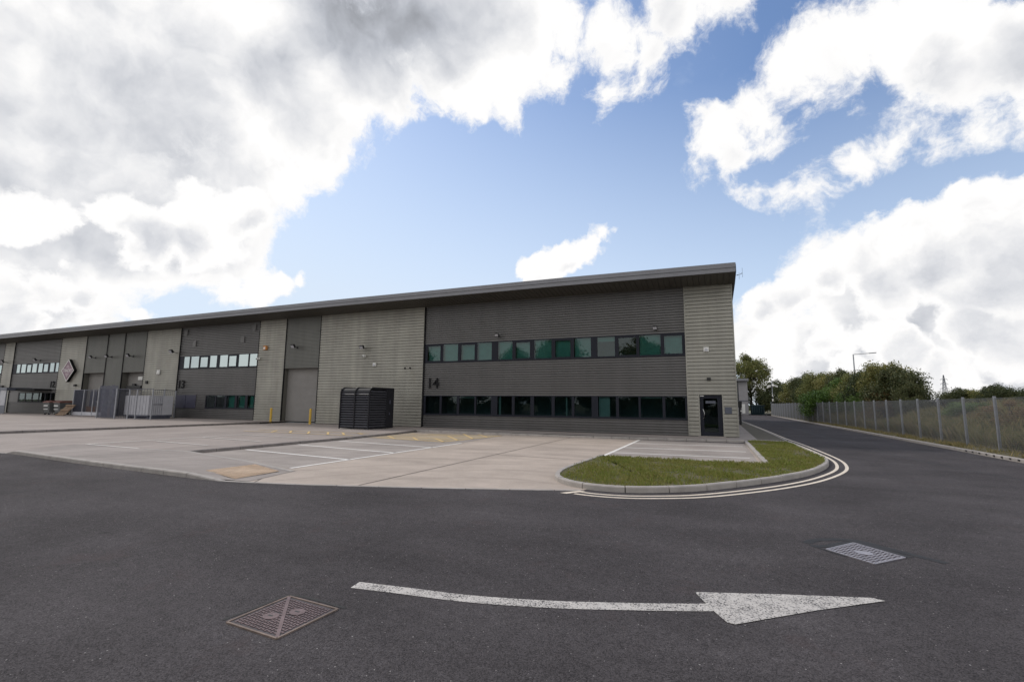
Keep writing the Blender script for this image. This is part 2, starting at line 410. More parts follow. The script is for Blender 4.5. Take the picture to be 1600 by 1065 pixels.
M['teal'] = mat('teal_container', (0.022, 0.05, 0.062), 0.5, var=0.15)
M['bldg'] = mat('grey_render', (0.30, 0.29, 0.30), 0.7, var=0.06)
M['bldg_dk'] = mat('dark_window', (0.05, 0.055, 0.06), 0.2)
M['soil'] = mat('bare_soil', (0.115, 0.085, 0.06), 0.95, var=0.35, vscale=3, bump=0.6, bscale=25, fine=0.2)
M['turf'] = mat('turf_base', (0.075, 0.085, 0.03), 0.95, var=0.3, vscale=2.2, col2=(0.13, 0.105, 0.05), bump=0.6, bscale=30)
M['field'] = mat('rough_field', (0.10, 0.10, 0.05), 0.95, var=0.25, vscale=0.08)
M['verge'] = mat('dry_verge', (0.10, 0.085, 0.045), 0.95, var=0.3, vscale=2.5, bump=0.6, bscale=18)
M['moss'] = mat('mossy_tarmac', (0.10, 0.088, 0.066), 0.95, var=0.3, vscale=1.6, bump=0.4, bscale=40)
M['grass'] = leaf_mat('grass_blade', [(0.10, 0.20, 0.022), (0.175, 0.22, 0.038), (0.235, 0.225, 0.06), (0.31, 0.25, 0.11)])
M['dry'] = leaf_mat('dry_grass', [(0.115, 0.135, 0.045), (0.20, 0.19, 0.07), (0.33, 0.26, 0.13), (0.15, 0.175, 0.06)])
M['leafA'] = leaf_mat('olive_leaf', [(0.0709, 0.0945, 0.0331), (0.1418, 0.1654, 0.0520), (0.2245, 0.2126, 0.0709), (0.3071, 0.2480, 0.0828)])
M['leafB'] = leaf_mat('green_leaf', [(0.0592, 0.1024, 0.0273), (0.1137, 0.1820, 0.0410), (0.1934, 0.2617, 0.0592)])
M['leafC'] = leaf_mat('dark_leaf', [(0.0360, 0.0520, 0.0240), (0.0720, 0.0880, 0.0360), (0.1400, 0.1320, 0.0520)])
M['leafD'] = leaf_mat('russet_leaf', [(0.0900, 0.0675, 0.0300), (0.1800, 0.1125, 0.0450), (0.2550, 0.1650, 0.0600)])
M['leafE'] = leaf_mat('bright_leaf', [(0.0420, 0.0840, 0.0144), (0.0840, 0.1500, 0.0240), (0.1440, 0.2040, 0.0420)])
M['bark'] = mat('bark', (0.06, 0.05, 0.04), 0.9, var=0.3, vscale=6)
M['lattice'] = mat('pylon_steel', (0.15, 0.16, 0.19), 0.6, 0.2)


# ------------------------------------------------------------------ mesh builder
class MB:
    def __init__(s):
        s.v = []; s.f = []; s.mi = []; s.cur = 0

    def quad(s, a, b, c, d):
        k = len(s.v); s.v += [tuple(a), tuple(b), tuple(c), tuple(d)]; s.f.append((k, k + 1, k + 2, k + 3)); s.mi.append(s.cur)

    def poly(s, pts):
        k = len(s.v); s.v += [tuple(p) for p in pts]; s.f.append(tuple(range(k, k + len(pts)))); s.mi.append(s.cur)

    def box(s, x0, y0, z0, x1, y1, z1):
        k = len(s.v)
        s.v += [(x0, y0, z0), (x1, y0, z0), (x1, y1, z0), (x0, y1, z0), (x0, y0, z1), (x1, y0, z1), (x1, y1, z1), (x0, y1, z1)]
        for q in ((0, 3, 2, 1), (4, 5, 6, 7), (0, 1, 5, 4), (1, 2, 6, 5), (2, 3, 7, 6), (3, 0, 4, 7)):
            s.f.append(tuple(k + i for i in q)); s.mi.append(s.cur)

    def obox(s, M4, hx, hy, hz):
        k = len(s.v)
        for p in ((-1, -1, -1), (1, -1, -1), (1, 1, -1), (-1, 1, -1), (-1, -1, 1), (1, -1, 1), (1, 1, 1), (-1, 1, 1)):
            s.v.append(tuple(M4 @ Vector((p[0] * hx, p[1] * hy, p[2] * hz))))
        for q in ((0, 3, 2, 1), (4, 5, 6, 7), (0, 1, 5, 4), (1, 2, 6, 5), (2, 3, 7, 6), (3, 0, 4, 7)):
            s.f.append(tuple(k + i for i in q)); s.mi.append(s.cur)

    def tube(s, pts, rad, n=8, cap=True):
        pts = [Vector(p) for p in pts]
        rads = rad if isinstance(rad, (list, tuple)) else [rad] * len(pts)
        k0 = len(s.v)
        up = Vector((0, 0, 1))
        for i, p in enumerate(pts):
            d = (pts[min(i + 1, len(pts) - 1)] - pts[max(i - 1, 0)]).normalized()
            a = d.cross(up) if abs(d.z) < 0.95 else d.cross(Vector((1, 0, 0)))
            a.normalize(); b = d.cross(a)
            for j in range(n):
                t = 2 * math.pi * j / n
                s.v.append(tuple(p + (a * math.cos(t) + b * math.sin(t)) * rads[i]))
        for i in range(len(pts) - 1):
            for j in range(n):
                s.f.append((k0 + i * n + j, k0 + i * n + (j + 1) % n, k0 + (i + 1) * n + (j + 1) % n, k0 + (i + 1) * n + j)); s.mi.append(s.cur)
        if cap:
            s.f.append(tuple(k0 + j for j in range(n))); s.mi.append(s.cur)
            s.f.append(tuple(k0 + (len(pts) - 1) * n + j for j in reversed(range(n)))); s.mi.append(s.cur)

    def prism(s, pts, z0, z1):
        n = len(pts); k = len(s.v)
        s.v += [(p[0], p[1], z0) for p in pts] + [(p[0], p[1], z1) for p in pts]
        s.f.append(tuple(k + i for i in reversed(range(n)))); s.mi.append(s.cur)
        s.f.append(tuple(k + n + i for i in range(n))); s.mi.append(s.cur)
        for i in range(n):
            j = (i + 1) % n
            s.f.append((k + i, k + j, k + n + j, k + n + i)); s.mi.append(s.cur)

    def extrude_x(s, prof, x0, x1, close=False):
        """prof: list of (y, z)"""
        k = len(s.v); n = len(prof)
        s.v += [(x0, p[0], p[1]) for p in prof] + [(x1, p[0], p[1]) for p in prof]
        for i in range(n - 1 + (1 if close else 0)):
            j = (i + 1) % n
            s.f.append((k + i, k + n + i, k + n + j, k + j)); s.mi.append(s.cur)
        if close:
            s.f.append(tuple(k + i for i in range(n))); s.mi.append(s.cur)
            s.f.append(tuple(k + n + i for i in reversed(range(n)))); s.mi.append(s.cur)

    def build(s, name, m, parent=None, smooth=False, bevel=0):
        me = bpy.data.meshes.new(name)
        org = Vector((0, 0, 0))
        p = parent
        while p is not None:
            org += p.location; p = p.parent
        me.from_pydata([(a[0] - org.x, a[1] - org.y, a[2] - org.z) for a in s.v], [], s.f)
        ms = m if isinstance(m, (list, tuple)) else [m]
        for q in ms: me.materials.append(q)
        if len(ms) > 1:
            me.polygons.foreach_set('material_index', s.mi)
        if smooth:
            me.polygons.foreach_set('use_smooth', [True] * len(me.polygons))
        me.update()
        o = bpy.data.objects.new(name, me)
        C.objects.link(o)
        if parent is not None: o.parent = parent
        if bevel:
            b = o.modifiers.new('bevel', 'BEVEL'); b.width = bevel; b.segments = 2; b.limit_method = 'ANGLE'
        return o


def thing(name, label, cat, loc=(0, 0, 0), group=None):
    o = bpy.data.objects.new(name, None)
    C.objects.link(o); o.location = loc
    o.empty_display_size = 0.3
    o['label'] = label; o['category'] = cat
    if group: o['group'] = group
    return o


def tag(o, label, cat, group=None):
    o['label'] = label; o['category'] = cat
    if group: o['group'] = group
    return o


def struct(o):
    o['kind'] = 'structure'
    return o


def children(o): return [c for c in bpy.data.objects if c.parent == o]


def copy_tree(o, loc=None, rotz=None, scale=None, label=None, parent=None):
    kids = children(o)
    c = o.copy(); C.objects.link(c)
    if parent is not None: c.parent = parent
    if loc is not None: c.location = loc
    if rotz is not None: c.rotation_euler = (0, 0, rotz)
    if scale is not None: c.scale = scale
    if label: c['label'] = label
    for k in kids: copy_tree(k, parent=c)
    return c


def text_mesh(name, body, size, m, parent, mtx, extrude=0.01, align='CENTER', bold=0.0):
    cu = bpy.data.curves.new(name, 'FONT')
    cu.body = body; cu.size = size; cu.offset = bold; cu.extrude = extrude; cu.align_x = align; cu.align_y = 'CENTER'
    tmp = bpy.data.objects.new(name, cu)
    C.objects.link(tmp)
    dg = bpy.context.evaluated_depsgraph_get()
    me = bpy.data.meshes.new_from_object(tmp.evaluated_get(dg))
    bpy.data.objects.remove(tmp)
    me.transform(mtx)
    org = Vector((0, 0, 0)); p = parent
    while p is not None:
        org += p.location; p = p.parent
    me.transform(Matrix.Translation(-org))
    me.materials.clear(); me.materials.append(m)
    o = bpy.data.objects.new(name, me); C.objects.link(o)
    if parent is not None: o.parent = parent
    return o


def facing_wall(x, y, z):  # text plane upright facing -Y
    return Matrix.Translation((x, y, z)) @ Matrix.Rotation(RAD(90), 4, 'X')


def smooth_poly(pts, it=2):
    """corner cutting on an open polyline"""
    pts = [Vector((p[0], p[1])) for p in pts]
    for _ in range(it):
        q = [pts[0]]
        for a, b in zip(pts, pts[1:]):
            q += [a * 0.75 + b * 0.25, a * 0.25 + b * 0.75]
        q.append(pts[-1]); pts = q
    return pts


def resample(pts, step):
    pts = [Vector(p) for p in pts]
    out = [pts[0]]; acc = 0
    for a, b in zip(pts, pts[1:]):
        L = (b - a).length; t = step - acc
        while t <= L:
            out.append(a + (b - a) * (t / L)); t += step
        acc = L - (t - step)
    if (out[-1] - pts[-1]).length > step * 0.3: out.append(pts[-1])
    return out


def normals2(pts):
    ns = []
    for i in range(len(pts)):
        d = (pts[min(i + 1, len(pts) - 1)] - pts[max(i - 1, 0)]).normalized()
        ns.append(Vector((-d.y, d.x)))
    return ns


def kerb_run(name, pts, width, zb, zt, m, step=0.915, sub=3, gap=0.010, ztf=None, chamfer=0.022, parent=None):
    """kerb stones along a polyline; the face is the polyline, the body lies to its left"""
    P = resample([Vector((p[0], p[1])) for p in pts], step / sub)
    N = normals2(P)
    mb = MB()
    i = 0
    while i < len(P) - 1:
        j = min(i + sub, len(P) - 1)
        k = len(mb.v); cnt = j - i + 1
        jit = random.uniform(-0.003, 0.003)
        for q in range(i, j + 1):
            p = Vector(P[q]); n = N[q]
            if q == i: p = p + (P[q + 1] - P[q]).normalized() * gap
            if q == j: p = p - (P[q] - P[q - 1]).normalized() * gap
            t = q / (len(P) - 1)
            top = (zt if ztf is None else ztf(t)) + jit
            for off, z in ((0, zb), (0.004, top - chamfer), (chamfer, top), (width, top), (width, zb)):
                a = p + n * off
                mb.v.append((a.x, a.y, z))
        for a in range(cnt - 1):
            for b in range(4):
                mb.f.append((k + a * 5 + b, k + (a + 1) * 5 + b, k + (a + 1) * 5 + b + 1, k + a * 5 + b + 1)); mb.mi.append(0)
        mb.f.append(tuple(k + b for b in range(5))); mb.mi.append(0)
        mb.f.append(tuple(k + (cnt - 1) * 5 + b for b in reversed(range(5)))); mb.mi.append(0)
        i = j
    o = mb.build(name, m, parent)
    if parent is None: struct(o)
    return o


def ribbon(mb, pts, wd, z):
    P = [Vector((p[0], p[1])) for p in pts]
    N = normals2(P)
    for a in range(len(P) - 1):
        l0 = P[a] + N[a] * wd / 2; r0_ = P[a] - N[a] * wd / 2
        l1 = P[a + 1] + N[a + 1] * wd / 2; r1_ = P[a + 1] - N[a + 1] * wd / 2
        mb.quad((r0_.x, r0_.y, z), (r1_.x, r1_.y, z), (l1.x, l1.y, z), (l0.x, l0.y, z))


def sheet(name, pts, z, m, parent=None):
    mb = MB(); mb.poly([(p[0], p[1], z) for p in pts])
    o = mb.build(name, m, parent)
    if parent is None: struct(o)
    return o


# ================================================================== THE SETTING
ZR = -0.10      # road level
gmb = MB(); gmb.quad((-3000, -3000, -0.35), (3000, -3000, -0.35), (3000, 3000, -0.35), (-3000, 3000, -0.35))
struct(gmb.build('ground', M['field']))
road = sheet('road', [(-140, -70), (9.05, -70), (9.05, 100), (7.6, 128), (-10, 128), (-10, 70), (-140, 70)], ZR, M['asphalt'])

# --- car park (right lot)
front = [(-9.9, 7.50), (-9.24, 7.62), (-8.0, 7.92), (-6.96, 8.27), (-5.85, 8.62), (-4.2, 9.22), (-3.4, 9.52), (-2.6, 9.85)]
lot_pts = front + [(-2.0, 12), (1.2, 14.5), (1.2, 25.0), (-16.6, 25.0), (-16.3, 22), (-16.0, 17.5), (-15.98, 10.6), (-13.0, 10.0), (-9.89, 9.16)]
car_park = sheet('car_park', lot_pts, ZR + 0.006, M['conc'])
bayw = [(-15.9, 10.75), (-13.0, 10.12), (-10.4, 9.5), (-10.4, 18.7), (-10.95, 24.6), (-16.4, 24.6), (-16.0, 17.5)]
sheet('bay_surface', bayw, ZR + 0.010, M['conc_bay'], car_park)
sheet('bay_surface', [(-3.65, 16.0), (1.1, 16.0), (1.1, 24.85), (-3.65, 24.85)], ZR + 0.010, M['conc_bay'], car_park)
bl = MB()
for a, b in (((-15.75, 12.42), (-10.4, 11.75)), ((-15.8, 14.82), (-10.4, 14.02)), ((-15.75, 17.06), (-10.4, 16.40)), ((-10.4, 9.55), (-10.4, 18.75)),
             ((-3.65, 16.0), (-3.65, 24.78)), ((-3.6, 17.86), (0.93, 18.2)), ((-3.6, 20.15), (0.93, 20.6)), ((-3.6, 22.6), (0.93, 23.15)), ((-1.2, 15.98), (0.9, 16.2))):
    ribbon(bl, [a, b], 0.125, ZR + 0.014)
bl.build('bay_lines', M['white'], car_park)
sheet('hatch_surface', [(-16.0, 19.3), (-11.4, 18.85), (-10.9, 24.3), (-16.3, 23.6)], ZR + 0.0135, M['tan'], car_park)
hb = MB()
for a, b in (((-15.7, 19.65), (-11.35, 18.85)), ((-15.9, 20.7), (-11.9, 20.35)), ((-11.4, 18.85), (-10.85, 24.0)), ((-15.8, 20.65), (-14.4, 19.4)), ((-14.15, 20.5), (-13.0, 19.2)),
             ((-12.8, 20.4), (-11.4, 18.95)), ((-13.2, 22.3), (-11.2, 19.9)), ((-13.3, 24.2), (-11.1, 21.2)), ((-12.4, 24.3), (-11.0, 22.6)), ((-15.9, 22.9), (-12.4, 22.4))):
    ribbon(hb, [a, b], 0.12, ZR + 0.018)
hb.build('hatch_lines', M['yellow'], car_park)
jb = MB()
for a, b, wd in (((-7.05, 8.3), (-7.15, 24.7), 0.035), ((-7.06, 15.2), (-3.7, 15.0), 0.03), ((-10.4, 9.16), (-9.3, 7.6), 0.03), ((-15.9, 20.9), (-11.4, 20.9), 0.02)):
    ribbon(jb, [a, b], wd, ZR + 0.0125)
jb.build('joint_lines', M['joint'], car_park)
sheet('drain_cover', [(-15.7, 22.85), (-14.85, 22.75), (-14.85, 23.25), (-15.7, 23.3)], ZR + 0.020, M['conc'], car_park)

# --- middle yard
mid_pts_back = [(-31.3, 28.3), (-16.9, 28.3), (-16.9, 24.8), (-16.3, 22), (-16.05, 17.5), (-16.05, 10.2), (-31.3, 10.2)]
yard = sheet('yard', mid_pts_back, -0.004, M['conc_mid'])
mbr = MB()
mbr.quad((-31.3, 8.05, ZR + 0.004), (-20.5, 8.05, ZR + 0.004), (-20.5, 10.199, -0.004), (-31.3, 10.199, -0.004))
mbr.build('entrance_ramp', M['conc_mid'], yard)
yl = MB()
for a, b in (((-20.95, 12.45), (-17.5, 12.2)), ((-21.55, 14.75), (-17.3, 14.32)), ((-21.65, 16.8), (-17.1, 16.6)), ((-21.65, 10.42), (-21.65, 16.85)), ((-21.65, 10.42), (-18.37, 10.36))):
    ribbon(yl, [a, b], 0.11, 0.0085)
yl.build('bay_lines', M['faint'], yard)
yh = MB()
for a, b in (((-24.2, 18.85), (-16.6, 18.95)), ((-24.6, 20.1), (-17.0, 20.6)), ((-22.2, 18.95), (-23.1, 20.1)), ((-20.8, 18.9), (-22.2, 20.3)), ((-19.55, 18.9), (-20.9, 20.35)), ((-18.2, 18.9), (-19.6, 20.4)),
             ((-17.4, 19.2), (-18.7, 20.5)), ((-16.9, 20.0), (-17.8, 20.6))):
    ribbon(yh, [a, b], 0.12, 0.0125)
yh.build('hatch_lines', M['yellow'], yard)

# --- raised left yard with its retaining kerb
LZ = 0.10
sheet('left_yard', [(-140, 6), (-31.45, 6), (-31.45, 28.3), (-140, 28.3)], LZ, M['conc_mid'])
kerb_run('kerb', [(-31.3, 6), (-31.35, 18), (-31.5, 25.9)], 0.14, -0.02, LZ + 0.015, M['kerb_dark'])

# --- strip kerb between the yard and the car park
kerb_run('kerb', [(-15.98, 10.55), (-16.02, 17.5), (-16.2, 21), (-16.6, 24.0), (-16.95, 24.85)], 0.15, ZR - 0.02, 0.012, M['kerb_dark'])

# --- pavement at the left corner
pv = MB()
fr = [(-20.6, 8.16), (-18.0, 7.93), (-16, 7.77), (-14, 7.66), (-12, 7.55), (-11, 7.49), (-10.2, 7.50), (-9.5, 7.60)]
bk = [(-22.0, 10.30), (-20, 10.30), (-17.9, 10.30), (-16.0, 10.50), (-14.5, 10.22), (-12.65, 9.93), (-11.2, 9.55), (-9.89, 9.18)]
zf = [0.004, 0.004, 0.004, 0.004, 0.002, -0.02, -0.075, -0.086]
zk = [0.004, 0.004, 0.004, 0.004, -0.02, -0.05, -0.075, -0.088]
for i in range(len(fr) - 1):
    pv.quad((*fr[i], zf[i]), (*fr[i + 1], zf[i + 1]), (*bk[i + 1], zk[i + 1]), (*bk[i], zk[i]))
pavement = struct(pv.build('pavement', M['pave']))
eb = MB()
for i in range(2, len(bk) - 1):
    a, b = Vector(bk[i]), Vector(bk[i + 1]); n = Vector((-(b - a).y, (b - a).x)).normalized() * 0.06
    eb.quad((a.x - n.x, a.y - n.y, zk[i] + .004), (b.x - n.x, b.y - n.y, zk[i + 1] + .004), (b.x + n.x, b.y + n.y, zk[i + 1] + .004), (a.x + n.x, a.y + n.y, zk[i] + .004))
eb.build('edging', M['kerb'], pavement)
# buff tactile paving
tp = MB(); dots = MB()
T0, T1, T2, T3 = Vector((-11.45, 7.98, -0.026)), Vector((-9.98, 7.66, -0.079)), Vector((-10.1, 8.95, -0.078)), Vector((-11.55, 9.42, -0.045))
tp.quad(T0 + Vector((0, 0, .008)), T1 + Vector((0, 0, .006)), T2 + Vector((0, 0, .008)), T3 + Vector((0, 0, .008)))
for i in range(22):
    for j in range(22):
        s_, t_ = (i + .5) / 22, (j + .5) / 22
        p = (T0 * (1 - s_) + T1 * s_) * (1 - t_) + (T3 * (1 - s_) + T2 * s_) * t_
        dots.box(p.x - .016, p.y - .016, p.z + .007, p.x + .016, p.y + .016, p.z + .014)
tp.build('tactile_paving', M['tact'], pavement)
dots.build('tactile_studs', M['tact'], pavement)
kerb_run('kerb', [(-21.3, 8.05), (-20.3, 8.04), (-18, 7.83), (-16, 7.67), (-14, 7.55), (-12, 7.44), (-10.9, 7.38), (-10.1, 7.40)], 0.125, ZR - 0.02, 0.0, M['kerb'],
         ztf=lambda t: (-0.09 + min(1, t / 0.05) * 0.096) if t < 0.05 else (0.006 if t < 0.90 else 0.006 - (t - 0.90) / 0.10 * 0.098))
kerb_run('kerb', [(-10.1, 7.40)] + [(p[0] - 0.02, p[1] - 0.07) for p in front[1:]], 0.10, ZR - 0.02, ZR + 0.009, M['kerb'], chamfer=0.004)
kerb_run('kerb', [(-31.3, 8.0), (-21.3, 8.02)], 0.10, ZR - 0.02, ZR + 0.012, M['kerb'], chamfer=0.004)

# --- footway along the building
sheet('footway', [(-17.0, 25.02), (1.3, 25.95), (3.0, 25.95), (3.0, 26.75), (1.75, 26.9), (1.75, 60), (1.0, 60), (1.0, 28.3), (-17.0, 28.3)], 0.0, M['pave'])
kerb_run('kerb', [(-17.0, 24.85), (-7.2, 24.86), (1.15, 25.75)], 0.14, ZR - 0.02, 0.008, M['kerb'])
sheet('side_strip', [(1.75, 26.95), (3.0, 26.75), (2.9, 38), (2.5, 60), (1.75, 60)], -0.006, M['moss'])
kerb_run('kerb', [(3.08, 25.9), (3.1, 28), (2.95, 38), (2.55, 52), (2.2, 70)], 0.12, ZR - 0.02, 0.0, M['kerb'])

# --- grass island
isl_front = [(-3.62, 16.0), (-3.72, 14.0), (-3.80, 12.3), (-3.72, 11.4), (-3.5, 10.72), (-3.0, 10.17), (-2.42, 9.92), (-1.64, 9.98), (-0.9, 10.42), (-0.33, 10.9), (0.2, 11.54), (0.76, 12.3), (1.34, 13.15), (2.01, 14.28), (2.62, 15.75), (3.02, 17.2), (3.2, 18.4), (3.22, 19.8), (3.12, 22.5), (3.06, 25.9)]
isl_s = smooth_poly(isl_front, 1)
kerb_run('kerb', isl_s, 0.125, ZR - 0.02, 0.02, M['kerb'])
kerb_run('kerb', [(1.10, 25.8), (1.16, 20), (1.2, 16.0)], 0.14, ZR - 0.02, 0.005, M['kerb'])
kerb_run('kerb', [(1.3, 15.95), (-1, 15.72), (-3.5, 15.5)], 0.10, ZR - 0.02, -0.03, M['kerb_dark'])
inner = []
Nn = normals2(isl_s)
for p, n in zip(isl_s, Nn): inner.append((p.x + n.x * 0.10, p.y + n.y * 0.10))
isl_poly = inner + [(1.26, 25.85), (1.3, 15.95), (-1, 15.74), (-3.55, 15.55)]
sheet('island_soil', isl_poly, -0.004, M['turf'])


def inside(px, py, poly):
    n = len(poly); c = np.zeros(px.shape, bool)
    for i in range(n):
        x0, y0 = poly[i][0], poly[i][1]; x1, y1 = poly[i - 1][0], poly[i - 1][1]
        cond = ((y0 > py) != (y1 > py))
        with np.errstate(divide='ignore', invalid='ignore'):
            xi = (x1 - x0) * (py - y0) / (y1 - y0) + x0
        c ^= cond & (px < xi)
    return c


def vnoise(x, y, sc, seed=0.0):
    return np.array([noise.noise(Vector((a * sc + seed, b * sc - seed, seed))) for a, b in zip(x, y)])


def blades(name, px, py, pz, h, wd, lean, m, parent=None):
    n = len(px)
    th = rng.uniform(0, 2 * np.pi, n); la = rng.uniform(0, 2 * np.pi, n)
    dx, dy = np.cos(th) * wd / 2, np.sin(th) * wd / 2
    lx, ly = np.cos(la) * lean * h, np.sin(la) * lean * h
    V = np.zeros((n, 4, 3), np.float32)
    V[:, 0] = np.stack([px - dx, py - dy, pz], 1)
    V[:, 1] = np.stack([px + dx, py + dy, pz], 1)
    V[:, 2] = np.stack([px + dx * .7 + lx * .4, py + dy * .7 + ly * .4, pz + h * .6], 1)
    V[:, 3] = np.stack([px + lx, py + ly, pz + h], 1)
    F = np.arange(n * 4).reshape(n, 4)
    # quad 0,1,2,3 is a leaning blade with one narrow tip
    me = bpy.data.meshes.new(name)
    me.vertices.add(n * 4); me.vertices.foreach_set('co', V.ravel())
    me.loops.add(n * 4); me.loops.foreach_set('vertex_index', F.ravel())
    me.polygons.add(n); me.polygons.foreach_set('loop_start', np.arange(n) * 4); me.polygons.foreach_set('loop_total', np.full(n, 4))
    me.materials.append(m); me.update(); me.validate()
    o = bpy.data.objects.new(name, me); C.objects.link(o)
    if parent: o.parent = parent
    return o


xs = rng.uniform(-4, 3.4, 150000); ys = rng.uniform(9.8, 26, 150000)
k = inside(xs, ys, isl_poly)
xs, ys = xs[k], ys[k]
bare = vnoise(xs, ys, 0.9, 3.1) * 1.1 + vnoise(xs, ys, 3.5, 8.0) * 0.9
edge = np.clip(((xs + 3.7) * 0.85), 0, 1) * np.clip((ys - 9.9 + np.maximum(0, xs + 1.5) * -0.75) * 0.9, 0, 1)
p_keep = np.clip(0.58 + bare * 1.0, 0.05, 1) * np.clip(edge * 1.5, 0.05, 1)
k = rng.uniform(0, 1, len(xs)) < p_keep
xs, ys = xs[k], ys[k]
hh = (0.035 + 0.05 * rng.uniform(0, 1, len(xs)) ** 1.5) * (1 + 0.5 * vnoise(xs, ys, 1.3, 5.5))
o = blades('grass', xs, ys, np.full(len(xs), -0.004), hh, 0.016, 0.6, M['grass'])
o['kind'] = 'stuff'; o['label'] = 'short patchy green grass on the kerbed corner island'; o['category'] = 'grass'

# --- road markings on the asphalt
dy = MB()
dy_in = [(-2.62, 9.66), (-2.25, 9.58), (-1.70, 9.63), (-1.2, 9.86), (-0.54, 10.24), (0.25, 11.10), (1.18, 12.30), (2.04, 13.74), (2.88, 15.75), (3.22, 17.15), (3.44, 19.0), (3.43, 21.87), (3.30, 26.9), (3.13, 29.5), (2.98, 37.8), (2.68, 50.5), (2.35, 64)]
dy_in = smooth_poly(dy_in, 2)
ribbon(dy, dy_in, 0.085, ZR + 0.004)
nn_ = normals2(dy_in)
dy_out = [p - n * 0.235 for p, n in zip(dy_in, nn_)]
ribbon(dy, dy_out, 0.085, ZR + 0.004)
dy.quad((-2.66, 9.76, ZR + .008), (-2.95, 9.36, ZR + .008), (-2.80, 9.34, ZR + .008), (-2.52, 9.74, ZR + .008))
dy.build('double_line_marking', M['cream'], road)
am = MB()
shaft = smooth_poly([(-3.29, 3.89), (-2.75, 3.97), (-2.15, 4.04), (-1.42, 4.24), (-1.0, 4.40), (-0.38, 4.65), (-0.10, 4.78)], 2)
ribbon(am, shaft, 0.155, ZR + 0.004)
am.poly([(-0.27, 5.07, ZR + .006), (-0.12, 4.72, ZR + .006), (0.0, 4.50, ZR + .006), (0.06, 4.49, ZR + .006), (0.72, 5.08, ZR + .006), (1.33, 5.575, ZR + .006), (1.24, 5.61, ZR + .006), (0.5, 5.36, ZR + .006)])
am.build('arrow_marking', M['worn'], road)
# dark sealed patch round the right manhole
tb = MB()
seal = [(0.98, 7.42), (1.08, 7.62), (1.30, 7.78), (1.62, 7.86), (1.86, 7.62), (2.12, 7.36), (2.32, 7.18)]
ribbon(tb, smooth_poly(seal, 2), 0.115, ZR + 0.003)
ribbon(tb, smooth_poly([(1.02, 7.30), (1.18, 7.36), (1.34, 7.52), (1.52, 7.74), (1.66, 7.70), (2.02, 7.26)], 1), 0.10, ZR + 0.0035)
ribbon(tb, smooth_poly([(1.02, 7.36), (1.12, 7.22), (1.32, 6.98)], 2), 0.05, ZR + 0.003)
ribbon(tb, smooth_poly([(-3.74, 2.86), (-3.70, 3.18), (-3.68, 3.48), (-3.3, 3.47), (-3.0, 3.44)], 2), 0.03, ZR + 0.003)
tb.build('sealed_cracks', M['tar'], road)
lj = MB()
ribbon(lj, smooth_poly([(8.9, 9.5), (8.0, 12.4), (7.0, 15.5), (6.1, 19), (5.7, 26), (5.55, 40), (5.4, 60)], 2), 0.05, ZR + 0.003)
lj.build('lane_joint', M['tar'], road)

# --- far kerb with drain holes, verge and bank
kerb_run('kerb', [(9.02, 100), (9.0, 60), (9.02, 30), (9.0, 12), (9.0, -20)], 0.14, ZR - 0.02, 0.02, M['kerb'])
dh = MB()
for q in range(11):
    y = 19.6 + q * 0.52
    dh.box(8.994, y, -0.055, 9.01, y + 0.10, -0.005)
struct(dh.build('kerb_drain_holes', M['blackp']))
bm_ = MB()
XS = [9.14, 9.35, 9.6, 10.0, 10.8, 12, 13.5, 16, 20, 28, 45, 80]
YS = list(np.arange(-20, 140, 1.5))


def bank_z(x, y):
    t = max(0, min(1, (x - 10.0) / 4.5)); t = t * t * (3 - 2 * t)
    return 0.012 + min(1, (x - 9.14) / 0.4) * 0.06 + t * 0.95 + 0.25 * noise.noise(Vector((x * .25, y * .25, 1))) * t + 0.03 * noise.noise(Vector((x * 1.3, y * 1.3, 4)))


k0 = 0
for y in YS:
    for x in XS: bm_.v.append((x, y, bank_z(x, y)))
nx = len(XS)
for j in range(len(YS) - 1):
    for i in range(nx - 1):
        bm_.f.append((j * nx + i, j * nx + i + 1, (j + 1) * nx + i + 1, (j + 1) * nx + i)); bm_.mi.append(0)
struct(bm_.build('bank', M['verge'], smooth=True))
n = 26000
bx = 9.2 + rng.uniform(0, 1, n) ** 2.2 * 0.9; by = rng.uniform(6, 100, n)
bz = np.array([bank_z(a, b) for a, b in zip(bx, by)])
k = rng.uniform(0, 1, n) < np.clip(0.5 + vnoise(bx, by, 0.7, 2) * 1.2, 0.1, 1)
bx, by, bz = bx[k], by[k], bz[k]
o = blades('verge_grass', bx, by, bz, 0.05 + 0.13 * rng.uniform(0, 1, len(bx)), 0.03, 0.5, M['dry'])
o['kind'] = 'stuff'; o['label'] = 'dry grass and weeds along the foot of the steel fence'; o['category'] = 'grass'
n = 95000
bx = 10.2 + rng.uniform(0, 1, n) ** 1.4 * 9; by = rng.uniform(10, 100, n)
bz = np.array([bank_z(a, b) for a, b in zip(bx, by)])
hh = np.clip(0.55 + 0.75 * vnoise(bx, by, 0.3, 9) + 0.35 * rng.uniform(-1, 1, n), 0.15, 1.5)
o = blades('bank_weeds', bx, by, bz, hh, 0.032, 0.45, M['dry'])
o['kind'] = 'stuff'; o['label'] = 'tall olive and straw coloured weeds on the bank behind the steel fence'; o['category'] = 'weeds'

# ================================================================== WAREHOUSE
YW = 28.0
B = thing('warehouse_building', 'long grey warehouse terrace with ribbed cladding, ribbon windows and overhanging flat roof', 'warehouse', (0, YW, 0))
ZTOP = 8.55


def light_prof(z0, z1):
    P = []; z = z0
    while z < z1 - 1e-4:
        e = min(z + 0.2, z1)
        P += [(YW - 0.005, z), (YW - 0.002, min(z + 0.160, e)), (YW + 0.075, min(z + 0.165, e)), (YW + 0.075, min(z + 0.199, e))]
        z = e
    P.append((YW, z1))
    return P


